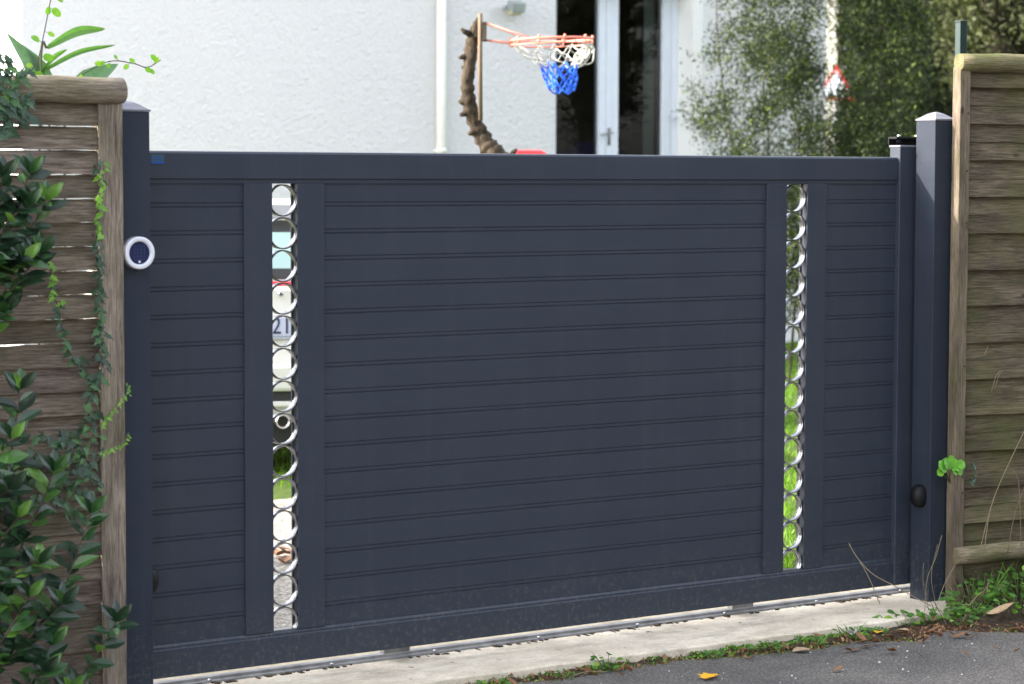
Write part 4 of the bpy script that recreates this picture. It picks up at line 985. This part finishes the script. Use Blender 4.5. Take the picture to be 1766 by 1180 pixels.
bigtree('holm_oak', 'olive green oak tree behind the top of the mossy fence', 1760, 21, .85, 1.9, 5.6, 380, 56, .065, .027, .085, 'oak', 9)
bigtree('evergreen_tree', 'farthest dark tree filling the gap behind the sign', 1530, 48, 3.4, 2.2, 9.5, 900, 46, .17, .08, .30, 'tree', 11)
bigtree('evergreen_tree', 'wide far tree behind the mossy fence', 1760, 42, 2.9, .8, 9.5, 800, 46, .15, .07, .28, 'tree', 13)
# pale pole, warning sign, far wall
b = W2(1421, 302, 40); b.z = -.1
po = empty('utility_pole', b, yw, 'pale sunlit concrete pole beyond the garden between the bush and the trees', 'pole')
m = MB(); kk = 40/FPX
m.v = [(-.13, -.1, 0), (.13, -.1, 0), (.13, .1, 0), (-.13, .1, 0), (.02, -.07, 7), (.22, -.07, 7), (.22, .07, 7), (.02, .07, 7)]
for f in ((0, 1, 5, 4), (1, 2, 6, 5), (2, 3, 7, 6), (3, 0, 4, 7), (4, 5, 6, 7), (3, 2, 1, 0)): m.face(f)
m.build('shaft', M['cpole'], po)
m = MB(); m.tube([(.03, 0, 5.6), (.6, 0, 5.9)], .02, 6); m.build('bracket', M['cpole'], po)
b = W2(1440, 302, 36); b.z = -.1; kk = 36/FPX
sg = empty('warning_sign', b, yw+rad(-5), 'white triangular warning sign with red border half hidden by leaves', 'sign')
zb = 1.63-(172-302)*kk; s_ = 70*kk
def tri(k, y0, y1, mat, nm, par):
    cz = zb+s_*.29; m = MB(); m.prism([(-s_*.5*k, cz-s_*.29*k), (s_*.5*k, cz-s_*.29*k), (0, cz+s_*.58*k)], 'y', y0, y1); return m.build(nm, mat, par, bevel=.006)
m = MB(); m.tube([(0, .03, 0), (0, .03, zb+.4)], .03, 10); m.build('post', M['track'], sg)
tri(1, -.010, .0, M['signr'], 'border', sg); tri(.76, -.014, -.0105, M['signw'], 'face', sg)
b = W2(1560, 302, 52); b.z = -.1
nw = empty('neighbour_building', b, yw, 'low cream building far behind the trees at right', 'building')
m = MB(); m.box(-2.2, 5, 0, 4, 0, 2.55); m.build('wall', M['downpipe'], nw)
m = MB(); m.prism([(-2.4, 2.551), (5.2, 2.551), (5.0, 2.66), (-2.2, 2.66)], 'y', -.1, 4.1); m.build('roof', M['leadlamp'], nw)
for x in (-1.2, .6, 2.4):
    m = MB(); m.box(x-.4, x+.4, -.02, -.002, .9, 2.1); m.build('window', M['darktrim'], nw)

# unseen leafy blocker added at the garden's left to shade the drive behind the gate
n = 16000; P = np.stack([-2.0-np.abs(nr.normal(size=n))*.05, nr.uniform(1.25, 4.2, n), nr.uniform(-.1, 3.9, n)], 1)
V, F = leafcloud(P, .10, .05); h2 = tag(fastmesh('added_garden_hedge', V, F, M['tree']), 'unseen leafy screen added at the left of the garden to shade the drive', 'added_hedge', kind='stuff')
m = MB(); m.box(-2.8, -2.08, 1.3, 4.15, -.1, 3.85); m.build('blocking_core', M['bark2'], h2)  # solid box added inside so no sun gets through
# unseen leafy blocker added across the road to darken gate right and door glass
n = 26000; P = np.stack([nr.uniform(1.5, 24, n), -10.2+nr.normal(size=n)*.12, nr.uniform(-.1, 6.2, n)], 1); P2 = np.stack([nr.uniform(1.5, 24, n//3), nr.uniform(-11.4, -10.1, n//3), 6.2+nr.normal(size=n//3)*.12], 1)
V, F = leafcloud(np.concatenate([P, P2]), .16, .09); hg = tag(fastmesh('added_hedge', V, F, M['tree']), 'unseen leafy screen added across the road to darken the right of the gate', 'added_hedge', kind='stuff')
m = MB(); m.box(1.6, 24, -11.3, -10.35, -.1, 6.05); m.build('blocking_core', M['bark2'], hg)  # solid dark core added to block sky light and reflection
